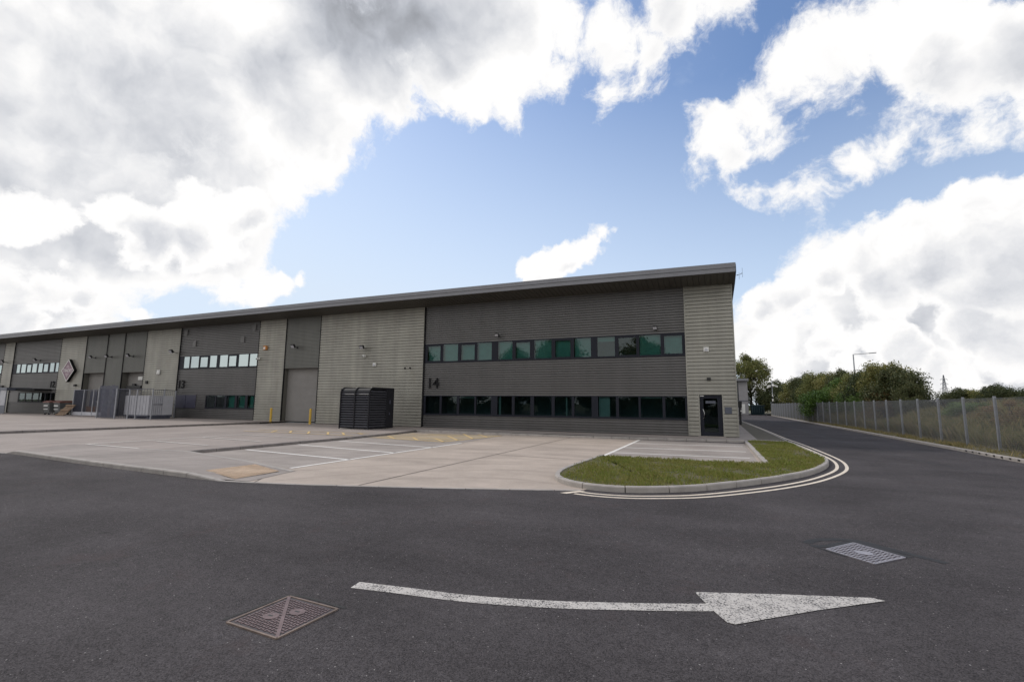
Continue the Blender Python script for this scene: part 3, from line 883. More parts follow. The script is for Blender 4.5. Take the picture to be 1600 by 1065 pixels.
def rib_prof(z0, z1, y=None, pitch=0.150, depth=0.085):
    y = YW + 0.04 if y is None else y
    P = []; z = z0
    while z < z1 - 1e-4:
        q = min(pitch, z1 - z) / pitch
        for dz, d in ((0, 0), (0.46, 0), (0.54, depth), (0.95, depth)):
            P.append((y + d, z + dz * pitch * q))
        z += pitch
    P.append((y, z1))
    return P


def panel(kind, x0, x1, z0, z1, name=None):
    mb = MB()
    if kind == 'light': mb.extrude_x(light_prof(z0, z1), x0, x1); m = M['light']
    elif kind == 'dark': mb.extrude_x(rib_prof(z0, z1), x0, x1); m = M['dark']
    else: mb.extrude_x(rib_prof(z0, z1, YW + 0.02, 0.11, 0.05), x0, x1); m = M['midc']
    return mb.build(name or {'light': 'cladding_panel', 'dark': 'ribbed_panel', 'mid': 'ribbed_panel'}[kind], m, B)


ZB = 0.03
# right end bay with the door
panel('light', -1.44, -0.94, ZB, 2.23); panel('light', 0.31, 0.94, ZB, 2.23); panel('light', -1.44, 0.94, 2.23 + .0, ZTOP)
# dark window bay
panel('dark', -18.60, -1.50, ZB, 0.84); panel('dark', -18.60, -1.50, 2.16, 4.38); panel('dark', -18.60, -1.50, 5.70, ZTOP)
panel('light', -28.24, -18.72, ZB, ZTOP)
panel('mid', -31.9, -28.3, 4.30, ZTOP)
panel('light', -34.95, -31.96, ZB, ZTOP)
panel('dark', -45.1, -35.0, ZB, 0.98); panel('dark', -45.1, -35.0, 2.15, 4.46); panel('dark', -45.1, -35.0, 5.64, ZTOP)
panel('dark', -42.35, -41.1, 0.98, 2.15)
panel('light', -50.15, -45.2, ZB, ZTOP)
panel('mid', -53.65, -50.25, 4.35, ZTOP); panel('mid', -56.55, -53.75, ZB, ZTOP); panel('mid', -60.3, -56.65, 4.38, ZTOP)
panel('light', -65.1, -60.4, ZB, ZTOP)
panel('dark', -74.95, -65.15, ZB, 1.28); panel('dark', -74.95, -65.15, 2.36, 4.50); panel('dark', -74.95, -65.15, 5.63, ZTOP)
panel('light', -77.25, -75.05, ZB, ZTOP)
panel('dark', -87.4, -77.3, ZB, 4.50); panel('dark', -87.4, -77.3, 5.63, ZTOP)
panel('light', -97.0, -87.5, ZB, ZTOP)
# vertical trims
tr = MB()
for (a, b) in ((-1.50, -1.44), (0.94, 1.0)): tr.box(a, YW - 0.02, ZB, b, YW + 0.06, ZTOP)
tr.box(-0.94, YW - 0.016, ZB, -0.88, YW + 0.16, 2.23); tr.box(0.25, YW - 0.016, ZB, 0.31, YW + 0.16, 2.23); tr.box(-0.94, YW - 0.014, 2.232, 0.31, YW + 0.16, 2.28)
tr.build('flashing', M['light'], B)
for x in (-18.66, -28.27, -31.93, -34.975, -45.15, -50.2, -53.7, -56.6, -60.35, -65.125, -75.0, -77.275, -87.45):
    tk = MB(); tk.box(x - 0.035, YW - 0.012, ZB, x + 0.035, YW + 0.09, ZTOP); tk.build('joint_trim', M['blacktrim'], B)
# base drip
bd = MB()
for a, b in ((-28.2, -18.7), (-18.6, -1.5), (-35, -32), (-45.1, -35.0), (-50.1, -45.2), (-56.5, -53.75), (-65.1, -60.4), (-97, -65.15)):
    bd.box(a, YW + 0.055, -0.05, b, YW + 0.1, ZB + 0.03)
bd.build('base_flashing', M['blacktrim'], B)
# shell behind the cladding
sh = MB()
sh.box(0.90, YW + 0.11, 0.0, 0.985, 68, 8.3); sh.box(-97, 67.9, 0.0, 0.985, 68.0, 8.0); sh.box(-97, YW + 0.11, 0.0, -96.9, 67.9, 8.3)
sh.build('shell_wall', M['midc'], B)
hs = MB()   # solid backing behind the ribs, left open behind the glazing
for a, b, c, d in ((-1.5, -0.95, 0, 8.3), (0.32, 0.9, 0, 8.3), (-0.95, 0.32, 2.3, 8.3), (-18.6, -1.5, 0, .84), (-18.6, -1.5, 2.16, 4.38), (-18.6, -1.5, 5.7, 8.3), (-28.27, -18.66, 0, 8.3),
                   (-31.9, -28.27, 4.4, 8.3), (-35, -31.95, 0, 8.3), (-45.1, -35, 0, .97), (-45.1, -35, 2.16, 4.45), (-45.1, -35, 5.65, 8.3), (-42.4, -41.1, .99, 2.14), (-50.15, -45.15, 0, 8.3), (-53.7, -50.2, 4.45, 8.3),
                   (-56.5, -53.8, 0, 8.3), (-60.3, -56.7, 4.45, 8.3), (-65.1, -60.4, 0, 8.3), (-75, -65.15, 0, 1.27), (-75, -65.15, 2.37, 4.49), (-75, -65.15, 5.64, 8.3), (-77.2, -75.1, 0, 8.3), (-87.4, -77.3, 0, 4.4), (-87.4, -77.3, 5.64, 8.3), (-96.9, -87.5, 0, 8.3)):
    hs.box(a + .01, YW + 0.15, c, b - .01, YW + 0.2, d)
hs.build('inner_wall', M['blacktrim'], B)
rm = MB()
rm.box(-96.8, YW + 3.2, 0, 0.88, YW + 3.3, 8.0); 
for a, b in ((-18.6, 0.88), (-45.1, -35.0), (-87.4, -65.2)): rm.box(a, YW + 0.24, 3.2, b, YW + 3.19, 3.3); rm.box(a, YW + .24, 6.3, b, YW + 3.19, 6.4)
rm.box(-96.8, YW + 0.24, -0.03, 0.88, YW + 3.19, 0.02)
for x in (-1.45, -6.8, -13.3, -18.7, -35.0, -45.2, -65.1, -75.1): rm.box(x, YW + 0.22, 0.03, x + 0.08, YW + 3.19, 6.29)
rm.build('interior_walls', M['room'], B)


# --- roof with its overhang
def camber(x):
    xp = [-97, -73, -25, -8, 1.15]; zp = [-0.16, -0.09, 0.10, 0.08, 0.0]
    return float(np.interp(x, xp, zp))


XST = [1.15, -3.5, -8, -16, -25, -40, -56, -73, -85, -97.3]
TIP = 26.05


def roofband(prof, name, m):
    mb = MB(); n_ = len(prof)
    for x in XST:
        for (y, z) in prof: mb.v.append((x, y, z + camber(x)))
    for i in range(len(XST) - 1):
        for j in range(n_):
            q = (j + 1) % n_
            mb.f.append((i * n_ + j, i * n_ + q, (i + 1) * n_ + q, (i + 1) * n_ + j)); mb.mi.append(0)
    mb.f.append(tuple(range(n_))); mb.mi.append(0)
    mb.f.append(tuple((len(XST) - 1) * n_ + j for j in reversed(range(n_)))); mb.mi.append(0)
    o = mb.build(name, m, B)
    bpy.context.view_layer.update()
    return o


roofband([(TIP + 0.06, 8.45), (TIP + 0.06, 8.84), (28, 8.92), (68.2, 8.3), (68.2, 8.05), (28.3, 8.30)], 'roof', M['roof'])
fa = roofband([(TIP, 8.40), (TIP, 8.61), (TIP + 0.055, 8.61), (TIP + 0.055, 8.40)], 'fascia', M['fascia'])
fb = roofband([(TIP - 0.03, 8.625), (TIP - 0.03, 8.87), (TIP + 0.3, 8.89), (TIP + 0.3, 8.875), (TIP + 0.055, 8.86), (TIP + 0.055, 8.625)], 'fascia', M['fascia'])
fe = MB(); fe.poly([(1.17, TIP - .03, 8.625), (1.17, TIP - .03, 8.87), (1.17, 28, 8.93), (1.17, 60, 8.45), (1.17, 60, 8.0), (1.17, 28, 8.25), (1.17, TIP - .03, 8.40)])
fe.build('verge_trim', M['fascia'], B)
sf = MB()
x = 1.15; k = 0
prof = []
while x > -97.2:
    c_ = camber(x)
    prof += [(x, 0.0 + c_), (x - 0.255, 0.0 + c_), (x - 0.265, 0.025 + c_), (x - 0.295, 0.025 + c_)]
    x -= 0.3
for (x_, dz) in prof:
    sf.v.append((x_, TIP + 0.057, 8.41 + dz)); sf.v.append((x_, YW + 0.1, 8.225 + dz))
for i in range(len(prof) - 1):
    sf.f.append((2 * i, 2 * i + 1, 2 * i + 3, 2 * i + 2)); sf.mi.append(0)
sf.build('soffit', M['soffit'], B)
gt = MB(); gt.box(-97, YW - 0.05, 8.02, 1.0, YW - 0.022, 8.24)


# --- windows
def strip(x0, x1, z0, z1, panes, glass, opening=(), blind=(), blind_z=None, name='window', yg=YW + 0.075):
    """ribbon window: frame mesh with one glazing part and, where the photo shows them, blinds behind"""
    fm = MB()
    yf0, yf1 = YW + 0.05, YW + 0.15
    fm.box(x0, yf0, z0, x1, yf1, z0 + 0.10); fm.box(x0, yf0, z1 - 0.06, x1, yf1, z1)
    edges = [x0] + [v for p in panes for v in p] + [x1]
    for i in range(0, len(edges), 2):
        if edges[i + 1] - edges[i] > 0.005: fm.box(edges[i], yf0 + 0.002, z0 + 0.1, edges[i + 1], yf1 - 0.002, z1 - 0.06)
    for i in opening:
        a, b = panes[i]
        y0_, y1_ = yf0 - 0.010, yf1 - 0.03
        fm.box(a - .03, y0_, z1 - 0.16, b + .03, y1_, z1 - 0.03); fm.box(a - .03, y0_, z0 + .07, b + .03, y1_, z0 + 0.14)
        fm.box(a - .03, y0_, z0 + 0.14, a + 0.045, y1_, z1 - 0.16); fm.box(b - 0.045, y0_, z0 + 0.14, b + .03, y1_, z1 - 0.16)
    fr_ = fm.build(name, M['frame'], B)
    g = MB()
    for a, b in panes: g.quad((a - .01, yg, z0 + 0.09), (b + .01, yg, z0 + 0.09), (b + .01, yg, z1 - 0.05), (a - .01, yg, z1 - 0.05))
    g.build('glazing', glass, fr_)
    if blind:
        for i, (fa_, fb_, fz) in blind:
            bb = MB()
            a, b = panes[i]; wd = b - a
            zt = z1 - 0.02; zb_ = zt - (z1 - z0) * fz
            nsl = max(2, int((fb_ - fa_) * wd / 0.09))
            for q in range(nsl):
                xa = a + wd * (fa_ + (fb_ - fa_) * q / nsl); xb = a + wd * (fa_ + (fb_ - fa_) * (q + 1) / nsl)
                bb.quad((xa, YW + 0.30, zb_), (xb - .004, YW + 0.315, zb_), (xb - .004, YW + 0.315, zt), (xa, YW + 0.30, zt))
            bb.build('blind', M['blind'], fr_)
    return fr_


UP14 = [(-18.44, -17.32), (-17.16, -15.99), (-15.8, -14.67), (-14.53, -13.46), (-13.01, -11.99), (-11.8, -10.73), (-10.49, -9.34), (-9.14, -8.07), (-7.9, -6.85), (-6.46, -5.41), (-5.24, -4.13), (-4.01, -2.82), (-2.67, -1.62)]
strip(-18.6, -1.5, 4.38, 5.70, UP14, M['glass'], (0, 2, 5, 7, 10, 12), [(i, (0, 1, 1.0)) for i in (0, 1, 2, 3, 4, 5, 6, 7, 8, 11, 12)] + [(9, (0, 1, 0.22))])
strip(-18.6, -1.5, 0.84, 2.16, UP14, M['glass_dk'], (), [(4, (0.02, 0.14, 1)), (9, (0, 0.62, 1)), (7, (0.6, 0.68, 1)), (2, (0, 1, .12)), (11, (0, 1, .1))])
U13 = [(-44.5, -43.72), (-43.55, -42.45), (-42.32, -41.21), (-41.0, -40.08), (-39.71, -38.69), (-38.61, -37.57), (-37.34, -36.17), (-36.02, -35.13)]
strip(-45.1, -35.02, 4.46, 5.64, U13, M['film'], (2, 5))
L13 = [(-41.0, -39.87), (-39.71, -38.66), (-38.42, -37.4), (-37.13, -36.17), (-35.86, -35.11)]
strip(-41.1, -35.02, 0.98, 2.15, L13, M['glass'], (), [(2, (0, 1, 1)), (3, (0, 1, 1)), (4, (0, 1, 1))])
U12 = [(-74.16, -73.37), (-73.16, -72.1), (-71.96, -70.92), (-70.78, -69.75), (-69.48, -68.54), (-68.41, -67.36), (-67.09, -66.19), (-65.93, -65.25)]
strip(-74.95, -65.18, 4.50, 5.63, U12, M['film'], (2, 5))
strip(-72.9, -65.2, 1.28, 2.36, [(-72.7, -71.5), (-71.3, -70.0), (-69.8, -68.6), (-68.4, -67.3), (-67.1, -66.2), (-66.0, -65.3)], M['glass_dk'])
strip(-87.4, -77.35, 4.50, 5.63, [(-87.2 + 1.22 * i, -86.15 + 1.22 * i) for i in range(8)], M['film'], (2, 5))
sb = MB(); sb.box(-74.95, YW + .045, 1.28, -72.91, YW + .2, 2.36); sb.build('blank_panel', M['dark'], B)
# boarded lower windows of the middle unit
bo = MB(); bo.box(-45.08, YW + 0.035, 0.99, -43.76, YW + 0.1, 2.14); bo.box(-43.70, YW + 0.035, 0.99, -42.38, YW + 0.1, 2.14)
bo.build('boarded_window', M['board'], B)
# square vent plates high on the middle unit
for (x, z) in ((-44.5, 7.8), (-43.2, 6.75), (-37.0, 6.85), (-35.7, 7.8)):
    v_ = MB(); v_.box(x - .22, YW + 0.0, z - .26, x + .22, YW + 0.05, z + .26)
    for q in range(5): v_.box(x - .19, YW - 0.012, z - .22 + q * .095, x + .19, YW - 0.0005, z - .18 + q * .095)
    v_.build('vent', M['dark'], B)


# --- roller shutters in recesses
def shutter(x0, x1, ztop, yd, zb=0.0, sign=False):
    s_ = MB(); P = []; z = zb
    while z < ztop + 0.2:
        P += [(yd, z), (yd - 0.012, z + 0.03), (yd - 0.012, z + 0.06), (yd, z + 0.085)]
        z += 0.09
    s_.extrude_x(P, x0, x1)
    so = s_.build('roller_shutter', M['shutter'], B)
    bt = MB(); bt.box(x0 + .02, yd - .05, zb, x1 - .02, yd - 0.014, zb + .09); bt.build('bottom_bar', M['blacktrim'], so)
    rv = MB()
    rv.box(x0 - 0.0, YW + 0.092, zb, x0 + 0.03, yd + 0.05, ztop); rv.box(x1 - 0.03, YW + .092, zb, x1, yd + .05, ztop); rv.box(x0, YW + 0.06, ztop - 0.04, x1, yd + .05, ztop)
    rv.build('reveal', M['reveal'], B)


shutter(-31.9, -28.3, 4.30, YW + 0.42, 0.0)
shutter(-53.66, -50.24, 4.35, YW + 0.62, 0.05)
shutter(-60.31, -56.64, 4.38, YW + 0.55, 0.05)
# --- entrance door
dr = MB()
dr.box(-0.88, YW + 0.09, 0.03, -0.80, YW + 0.17, 2.23); dr.box(0.10, YW + 0.09, 0.03, 0.25, YW + 0.17, 2.23); dr.box(-0.80, YW + 0.09, 2.13, 0.10, YW + 0.17, 2.23)
dr.box(-0.80, YW + 0.10, 0.04, -0.69, YW + 0.16, 2.13); dr.box(0.01, YW + 0.10, 0.04, 0.10, YW + 0.16, 2.13); dr.box(-0.69, YW + 0.10, 0.04, 0.01, YW + 0.16, 0.24); dr.box(-0.69, YW + 0.10, 2.03, 0.01, YW + 0.16, 2.13)
door = dr.build('door', M['frame'], B)
dg_ = MB(); dg_.quad((-0.7, YW + 0.135, 0.2), (0.02, YW + 0.135, 0.2), (0.02, YW + 0.135, 2.05), (-0.7, YW + 0.135, 2.05)); dg_.build('door_glass', M['glass_dk'], door)
hd = MB(); hd.tube([(-0.745, YW + 0.10, 1.47), (-0.735, YW + 0.055, 1.47), (-0.70, YW + 0.03, 1.40), (-0.655, YW + 0.02, 1.22), (-0.665, YW + 0.02, 1.10), (-0.70, YW + 0.03, 0.98), (-0.735, YW + 0.055, 0.93), (-0.745, YW + 0.1, 0.93)], 0.016, 8)
hd.build('handle', M['chrome'], door, smooth=True)
dcl = MB(); dcl.box(-0.85, YW + 0.06, 2.14, -0.66, YW + 0.088, 2.19); dcl.build('door_closer', M['whitep'], door)
nt_ = MB(); nt_.box(-0.58, YW + 0.12, 1.76, -0.08, YW + 0.128, 1.90); nt_.build('door_notice', M['plate'], door)
stp = MB(); stp.box(-1.0, YW - 0.4, 0.002, 0.35, YW + 0.1, 0.028); stp.build('door_step', M['pave'], B)

# --- far entrance porch and canopy of the left unit
pc = MB(); pc.box(-73.0, 25.9, 2.55, -69.9, YW - 0.02, 2.85); pc.box(-73.0, 25.95, 0.1, -69.95, 26.0, 0.95)
pc.box(-73.0, 25.95, 0.95, -72.85, 26.02, 2.55); pc.box(-71.55, 25.95, .95, -71.4, 26.02, 2.55); pc.box(-70.1, 25.95, .95, -69.95, 26.0, 2.55)
po = pc.build('porch', M['plate'], B)
pg = MB(); pg.box(-72.85, 25.97, 0.95, -71.55, 25.985, 2.55); pg.box(-71.4, 25.97, 0.95, -70.1, 25.985, 2.55); pg.build('porch_panel', M['ribs'], po)
cn = MB(); cn.box(-69.88, 26.6, 2.55, -66.0, YW - 0.02, 2.72); cn.build('canopy', M['blacktrim'], B)

# ================================================================== THINGS FIXED TO THE WALL
GF = 'black floodlights along the warehouse front'
FL = thing('floodlight', 'small black floodlight over the middle left of the upper ribbon window above number 14', 'floodlight', (-12.95, YW, 6.05), GF)
a_ = MB(); a_.tube([(-12.95, YW + .02, 6.0), (-12.95, YW - .22, 6.02)], 0.022, 8); a_.box(-13.01, YW - .0, 5.94, -12.89, YW + 0.035, 6.08); a_.build('bracket', M['blackp'], FL)
h_ = MB(); h_.obox(Matrix.Translation((-12.95, YW - .30, 6.05)) @ Matrix.Rotation(RAD(35), 4, 'X'), 0.125, 0.055, 0.10); hd_ = h_.build('lamp_head', M['blackp'], FL, bevel=0.01)
l_ = MB(); l_.obox(Matrix.Translation((-12.95, YW - .30, 6.05)) @ Matrix.Rotation(RAD(35), 4, 'X') @ Matrix.Translation((0, -0.056, 0)), 0.105, 0.004, 0.08); l_.build('lens', M['ribs'], hd_)
for (x, z, sc, lab) in ((-3.07, 5.99, 1.0, 'small black floodlight above the right end of the upper ribbon window, beside the end panel'),
                        (-23.81, 5.65, 1.35, 'black floodlight on a stubby arm above the black louvred shelter'),
                        (-30.64, 5.98, 1.4, 'black floodlight above the grey roller shutter with the yellow bollards'),
                        (-45.59, 6.07, 1.6, 'black floodlight at the left edge of the sky-reflecting windows of the middle unit'),
                        (-52.14, 5.92, 1.5, 'black floodlight above the right caged recess where a pale notice hangs'),
                        (-55.67, 5.96, 1.5, 'black floodlight on the narrow pier between the two caged recesses'),
                        (-58.5, 5.95, 1.4, 'black floodlight above the left caged recess, next to the diamond sign panel'),
                        (-69.17, 5.97, 1.5, 'black floodlight just above the upper windows of the far left unit'),
                        (-76.27, 5.94, 1.5, 'leftmost black floodlight, on the narrow pale panel at the photo edge')):
    copy_tree(FL, (x, YW, z), None, (sc, sc, sc), lab)


def wallbox(name, x, z, wx, wz, d, m, label, cat, lens=None, bev=0.02):
    t = thing(name, label, cat, (x, YW, z))
    b_ = MB(); b_.box(x - wx / 2, YW - d, z - wz / 2, x + wx / 2, YW + 0.005, z + wz / 2); b_.build('casing', m, t, bevel=bev)
    if lens:
        q = MB(); q.tube([(x, YW - d - 0.001, z - wz * .1), (x, YW - d - 0.03, z - wz * .1)], min(wx, wz) * .3, 12); q.build('lens', lens, t)
    return t


wallbox('alarm_box', -0.43, 4.68, 0.27, 0.26, 0.10, M['whitep'], 'white square alarm box on the pale end panel above the door', 'alarm', M['ribs'])
wallbox('bulkhead_light', -0.36, 3.07, 0.20, 0.16, 0.12, M['blackp'], 'small black bulkhead light directly above the glass entrance door', 'lamp')
wallbox('alarm_box', -22.86, 4.37, 0.26, 0.26, 0.12, M['whitep'], 'white alarm box low on the wide pale panel above the black shelter', 'alarm', M['ribs'])
wallbox('alarm_box', -34.09, 6.01, 0.34, 0.34, 0.16, M['orange'], 'orange and white alarm box high on the pale panel left of the roller shutter', 'alarm', M['whitep'])
wallbox('wall_box', -49.47, 3.32, 0.26, 0.3, 0.12, M['blackp'], 'small dark box on the pale panel just above the steel cage', 'box')
wallbox('alarm_box', -47.82, 4.22, 0.40, 0.46, 0.15, M['whitep'], 'pale round fronted alarm box on the panel above the white tank', 'alarm', M['whitep'], 0.12)
wallbox('bulkhead_light', -61.35, 3.09, 0.3, 0.2, 0.2, M['blackp'], 'small black wall light below the diamond sign', 'lamp')
wallbox('bulkhead_light', -76.46, 3.03, 0.4, 0.26, 0.2, M['blackp'], 'small black wall light at the far left over the porch roof', 'lamp')


def dome(x, z, label):
    t = thing('security_camera', label, 'camera', (x, YW, z))
    b_ = MB(); b_.box(x - .07, YW - .05, z - .06, x + .07, YW + .005, z + .1); b_.tube([(x, YW - .05, z + .05), (x, YW - .17, z + .05)], 0.03, 8); b_.build('bracket', M['whitep'], t)
    bm = bmesh.new(); bmesh.ops.create_uvsphere(bm, u_segments=14, v_segments=8, radius=0.105)
    me = bpy.data.meshes.new('dome'); bm.to_mesh(me); bm.free()
    me.materials.append(M['whitep']); me.polygons.foreach_set('use_smooth', [True] * len(me.polygons))
    o = bpy.data.objects.new('dome', me); C.objects.link(o); o.parent = t; o.location = (0, -.2, 0)
    q = MB(); q.tube([(x, YW - .29, z - .03), (x, YW - .32, z - .04)], 0.045, 10); q.build('lens', M['blackp'], t)


dome(-23.8, 5.01, 'white dome camera between the floodlight and the alarm box above the black shelter')
dome(-34.77, 5.12, 'white dome camera at the right edge of the middle unit, left of the shutter')
for x, lab in ((-20.2, 'left one of two small black sockets on the wide pale panel'), (-19.77, 'right one of two small black sockets on the wide pale panel, near the dark cladding')):
    s_ = MB(); s_.tube([(x, YW + .01, 4.06), (x, YW - .06, 4.05)], 0.065, 12); tag(s_.build('wall_socket', M['blackp']), lab, 'socket')

t = text_mesh('unit_number', '14', 0.98, M['blacktrim'], None, facing_wall(-17.86, YW - 0.02, 2.94), 0.03, bold=0.006)
tag(t, 'large black number 14 on the dark ribbed cladding between the two ribbon windows', 'number')
t = text_mesh('unit_number', '13', 0.98, M['blacktrim'], None, facing_wall(-44.45, YW - 0.02, 3.05), 0.03, bold=0.006)
tag(t, 'black number 13 on the ribbed cladding of the middle unit', 'number')
t = text_mesh('unit_number', '12', 0.98, M['blacktrim'], None, facing_wall(-65.95, YW - 0.02, 3.2), 0.03, bold=0.006)
tag(t, 'black number 12 on the ribbed cladding of the far left unit', 'number')
s_ = MB(); s_.box(0.36, YW - 0.035, 1.22, 0.70, YW - 0.012, 1.57); tag(s_.build('door_plaque', M['plate'], bevel=0.008), 'small blank grey-blue plaque on the pale cladding right of the door', 'plaque')
s_ = MB(); s_.box(-51.95, YW + 0.55, 3.58, -51.15, YW + 0.60, 3.93); tag(s_.build('notice', M['whitep']), 'pale rectangular notice hanging at the top of the right caged recess', 'notice')
s_ = MB(); s_.box(-53.3, YW + 0.30, 2.80, -51.0, YW + 0.55, 3.02); s_.box(-52.4, YW + 0.32, 3.02, -52.0, YW + 0.5, 3.22); tag(s_.build('air_unit', M['blackp']), 'long black unit fixed across the right caged recess below the notice', 'unit')
# diamond sign
DS = thing('diamond_sign', 'mauve diamond shaped sign with white border on the pale cladding of the left unit', 'sign', (-62.7, YW, 4.65))


def diamond(mb, cx, cz, hw, hh_, y0, y1):
    mb.poly([(cx - hw, y0, cz), (cx, y0, cz - hh_), (cx + hw, y0, cz), (cx, y0, cz + hh_)])
    P = [(cx - hw, cz), (cx, cz - hh_), (cx + hw, cz), (cx, cz + hh_)]
    for i in range(4):
        a, b = P[i], P[(i + 1) % 4]
        mb.quad((a[0], y1, a[1]), (b[0], y1, b[1]), (b[0], y0, b[1]), (a[0], y0, a[1]))


d_ = MB(); diamond(d_, -62.7, 4.65, 1.20, 1.20, YW - 0.28, YW - 0.03); d_.build('backing', M['blacktrim'], DS)
d_ = MB(); diamond(d_, -62.7, 4.65, 1.17, 1.17, YW - 0.290, YW - 0.281); d_.build('border', M['whitep'], DS)
d_ = MB(); diamond(d_, -62.7, 4.65, 1.05, 1.05, YW - 0.297, YW - 0.291); d_.build('face', M['mauve'], DS)
d_ = MB(); d_.poly([(-63.05, YW - .302, 4.93), (-62.35, YW - .302, 4.93), (-62.7, YW - .302, 5.3)]); d_.build('emblem', M['mauve_lt'], DS); d_ = MB(); d_.poly([(-63.1, YW - .302, 4.38), (-62.7, YW - .302, 3.95), (-62.3, YW - .302, 4.38)])
d_.build('emblem', M['mauve_lt'], DS)
text_mesh('lettering', 'TRADES', 0.46, M['whitep'], DS, facing_wall(-62.7, YW - 0.302, 4.64), 0.002)

# TV aerial on the roof corner
an = thing('aerial', 'small branched aerial on the right end of the roof edge', 'aerial', (1.17, 27.0, 8.45))
q = MB(); q.tube([(1.15, 27, 8.43), (1.32, 27, 8.44), (1.50, 27, 8.52)], 0.010, 6); q.build('boom', M['blackp'], an)
q = MB()
q.tube([(1.34, 27, 8.2), (1.34, 27, 8.58)], 0.006, 5); q.tube([(1.50, 27, 8.30), (1.50, 27, 8.80)], 0.006, 5); q.tube([(1.44, 26.9, 8.5), (1.44, 27.1, 8.5)], 0.012, 5); q.tube([(1.27, 26.9, 8.43), (1.27, 27.1, 8.45)], .02, 5)
q.build('elements', M['blackp'], an)

# ================================================================== CYCLE SHELTER
SX0, SX1, SY0, SY1, SZ, ST = -21.85, -19.55, 23.6, 26.0, -0.004, 2.55
SH = thing('louvred_shelter', 'black louvred steel shelter with rounded roof edge standing in front of the pale cladding', 'shelter', (-20.7, 24.7, 0))


def arc_prof(off, y0, y1, z0, zt, rr):
    P = [(y0 + off, z0)]
    for a in range(0, 7):
        t_ = a / 6 * math.pi / 2
        P.append((y0 + off + rr - (rr - 0) * math.cos(t_), zt - off - rr + rr * math.sin(t_)))
    P.append((y1, zt - off))
    return P


fm = MB()
for x in (SX0, (SX0 + SX1) / 2 - 0.025, SX1 - 0.06):
    P = arc_prof(0, SY0, SY1, SZ, ST, 0.34)
    for a, b in zip(P, P[1:]):
        A, Bq = Vector((x + 0.03, a[0], a[1])), Vector((x + 0.03, b[0], b[1]))
        d = (Bq - A); mid_ = (A + Bq) / 2; ang = math.atan2(d.z, d.y)
        fm.obox(Matrix.Translation(mid_) @ Matrix.Rotation(ang, 4, 'X'), 0.03, d.length / 2 + 0.012, 0.032)
fm.box(SX1 - .06, SY0 + 1.62, SZ, SX1 + 0.003, SY0 + 1.70, ST - .03); fm.box(SX1 - .06, SY1 - .06, SZ, SX1 + .003, SY1, ST - .0); fm.box(SX0, SY1 - .06, SZ, SX0 + .06, SY1, ST - .0)
fm.box(SX0 + .06, SY0 + 0.0, SZ + .06, SX1 - .06, SY0 + .05, SZ + .14); fm.box(SX1 - .055, SY0 + .03, SZ + .06, SX1 - .005, SY1 - .06, SZ + .14)
fm.box(SX1 - .055, SY0 + .3, ST - .10, SX1 - .005, SY1 - .06, ST - .035)
fm.build('frame', M['black'], SH)


def louvre(x0, y0, x1, y1, z0, z1, nx_, ny_):
    mb = MB(); z = z0
    d = Vector((x1 - x0, y1 - y0, 0)); L = d.length; ang = math.atan2(d.y, d.x)
    while z < z1:
        Mt = Matrix.Translation(((x0 + x1) / 2, (y0 + y1) / 2, z)) @ Matrix.Rotation(ang, 4, 'Z') @ Matrix.Rotation(RAD(-42), 4, 'X')
        mb.obox(Mt, L / 2, 0.006, 0.068)
        z += 0.152
    return mb.build('louvre_panel', M['louvre'], SH)


xm = (SX0 + SX1) / 2
louvre(SX0 + .06, SY0 + .04, xm - .025, SY0 + .04, SZ + .20, ST - .34, 0, 1)
louvre(xm + .035, SY0 + .04, SX1 - .06, SY0 + .04, SZ + .20, ST - .34, 0, 1)
louvre(SX1 - .04, SY0 + .06, SX1 - .04, SY0 + 1.62, SZ + .20, ST - .2, 1, 0)
rf = MB(); P = arc_prof(0.036, SY0, SY1, ST - .42, ST, 0.31); rf.extrude_x(P + [(y + .02, z - .02) for y, z in reversed(P)], SX0 + .06, SX1 - .06, close=True); rf.build('roof', M['black'], SH, smooth=False)
bw = MB(); bw.box(SX0 + .06, SY1 - .04, SZ, SX1 - .06, SY1 - .02, ST - .04); bw.box(SX0 + .005, SY0 + .01, SZ + .1, SX0 + .04, SY1 - .06, ST - .1); bw.build('rear_panel', M['black'], SH)
dp = MB(); dp.box(SX1 - .045, SY0 + 1.71, SZ + .1, SX1 - .01, SY1 - .065, ST - .11); dpo = dp.build('door', M['black'], SH)
lk = MB(); lk.box(SX1 - .009, SY0 + 1.95, 1.55, SX1 + .02, SY0 + 2.05, 1.80); lk.build('lock', M['galv_dk'], dpo); lk = MB(); lk.box(SX1 - .009, SY0 + 1.95, 0.85, SX1 + .02, SY0 + 2.02, 1.0); lk.build('lock', M['galv_dk'], dpo)
fl = MB(); fl.box(SX0 - .25, SY0 - .15, 0.0, SX1 + .1, SY1, 0.006); fl.build('floor_slab', M['kerb'], SH)

# ================================================================== BOLLARDS
b_ = MB(); b_.tube([(0, 0, -.02), (0, 0, 1.1), (0, 0, 1.14)], [0.085, 0.085, 0.05], 16)
bo1 = tag(b_.build('bollard', M['yellowp'], smooth=False), 'yellow steel bollard left of the roller shutter, against the pale panel', 'bollard', 'yellow bollards by the roller shutter')
bo1.location = (-31.75, 26.95, 0)
c_ = copy_tree(bo1, (-27.75, 26.98, 0), label='yellow steel bollard right of the roller shutter, nearer the black shelter')

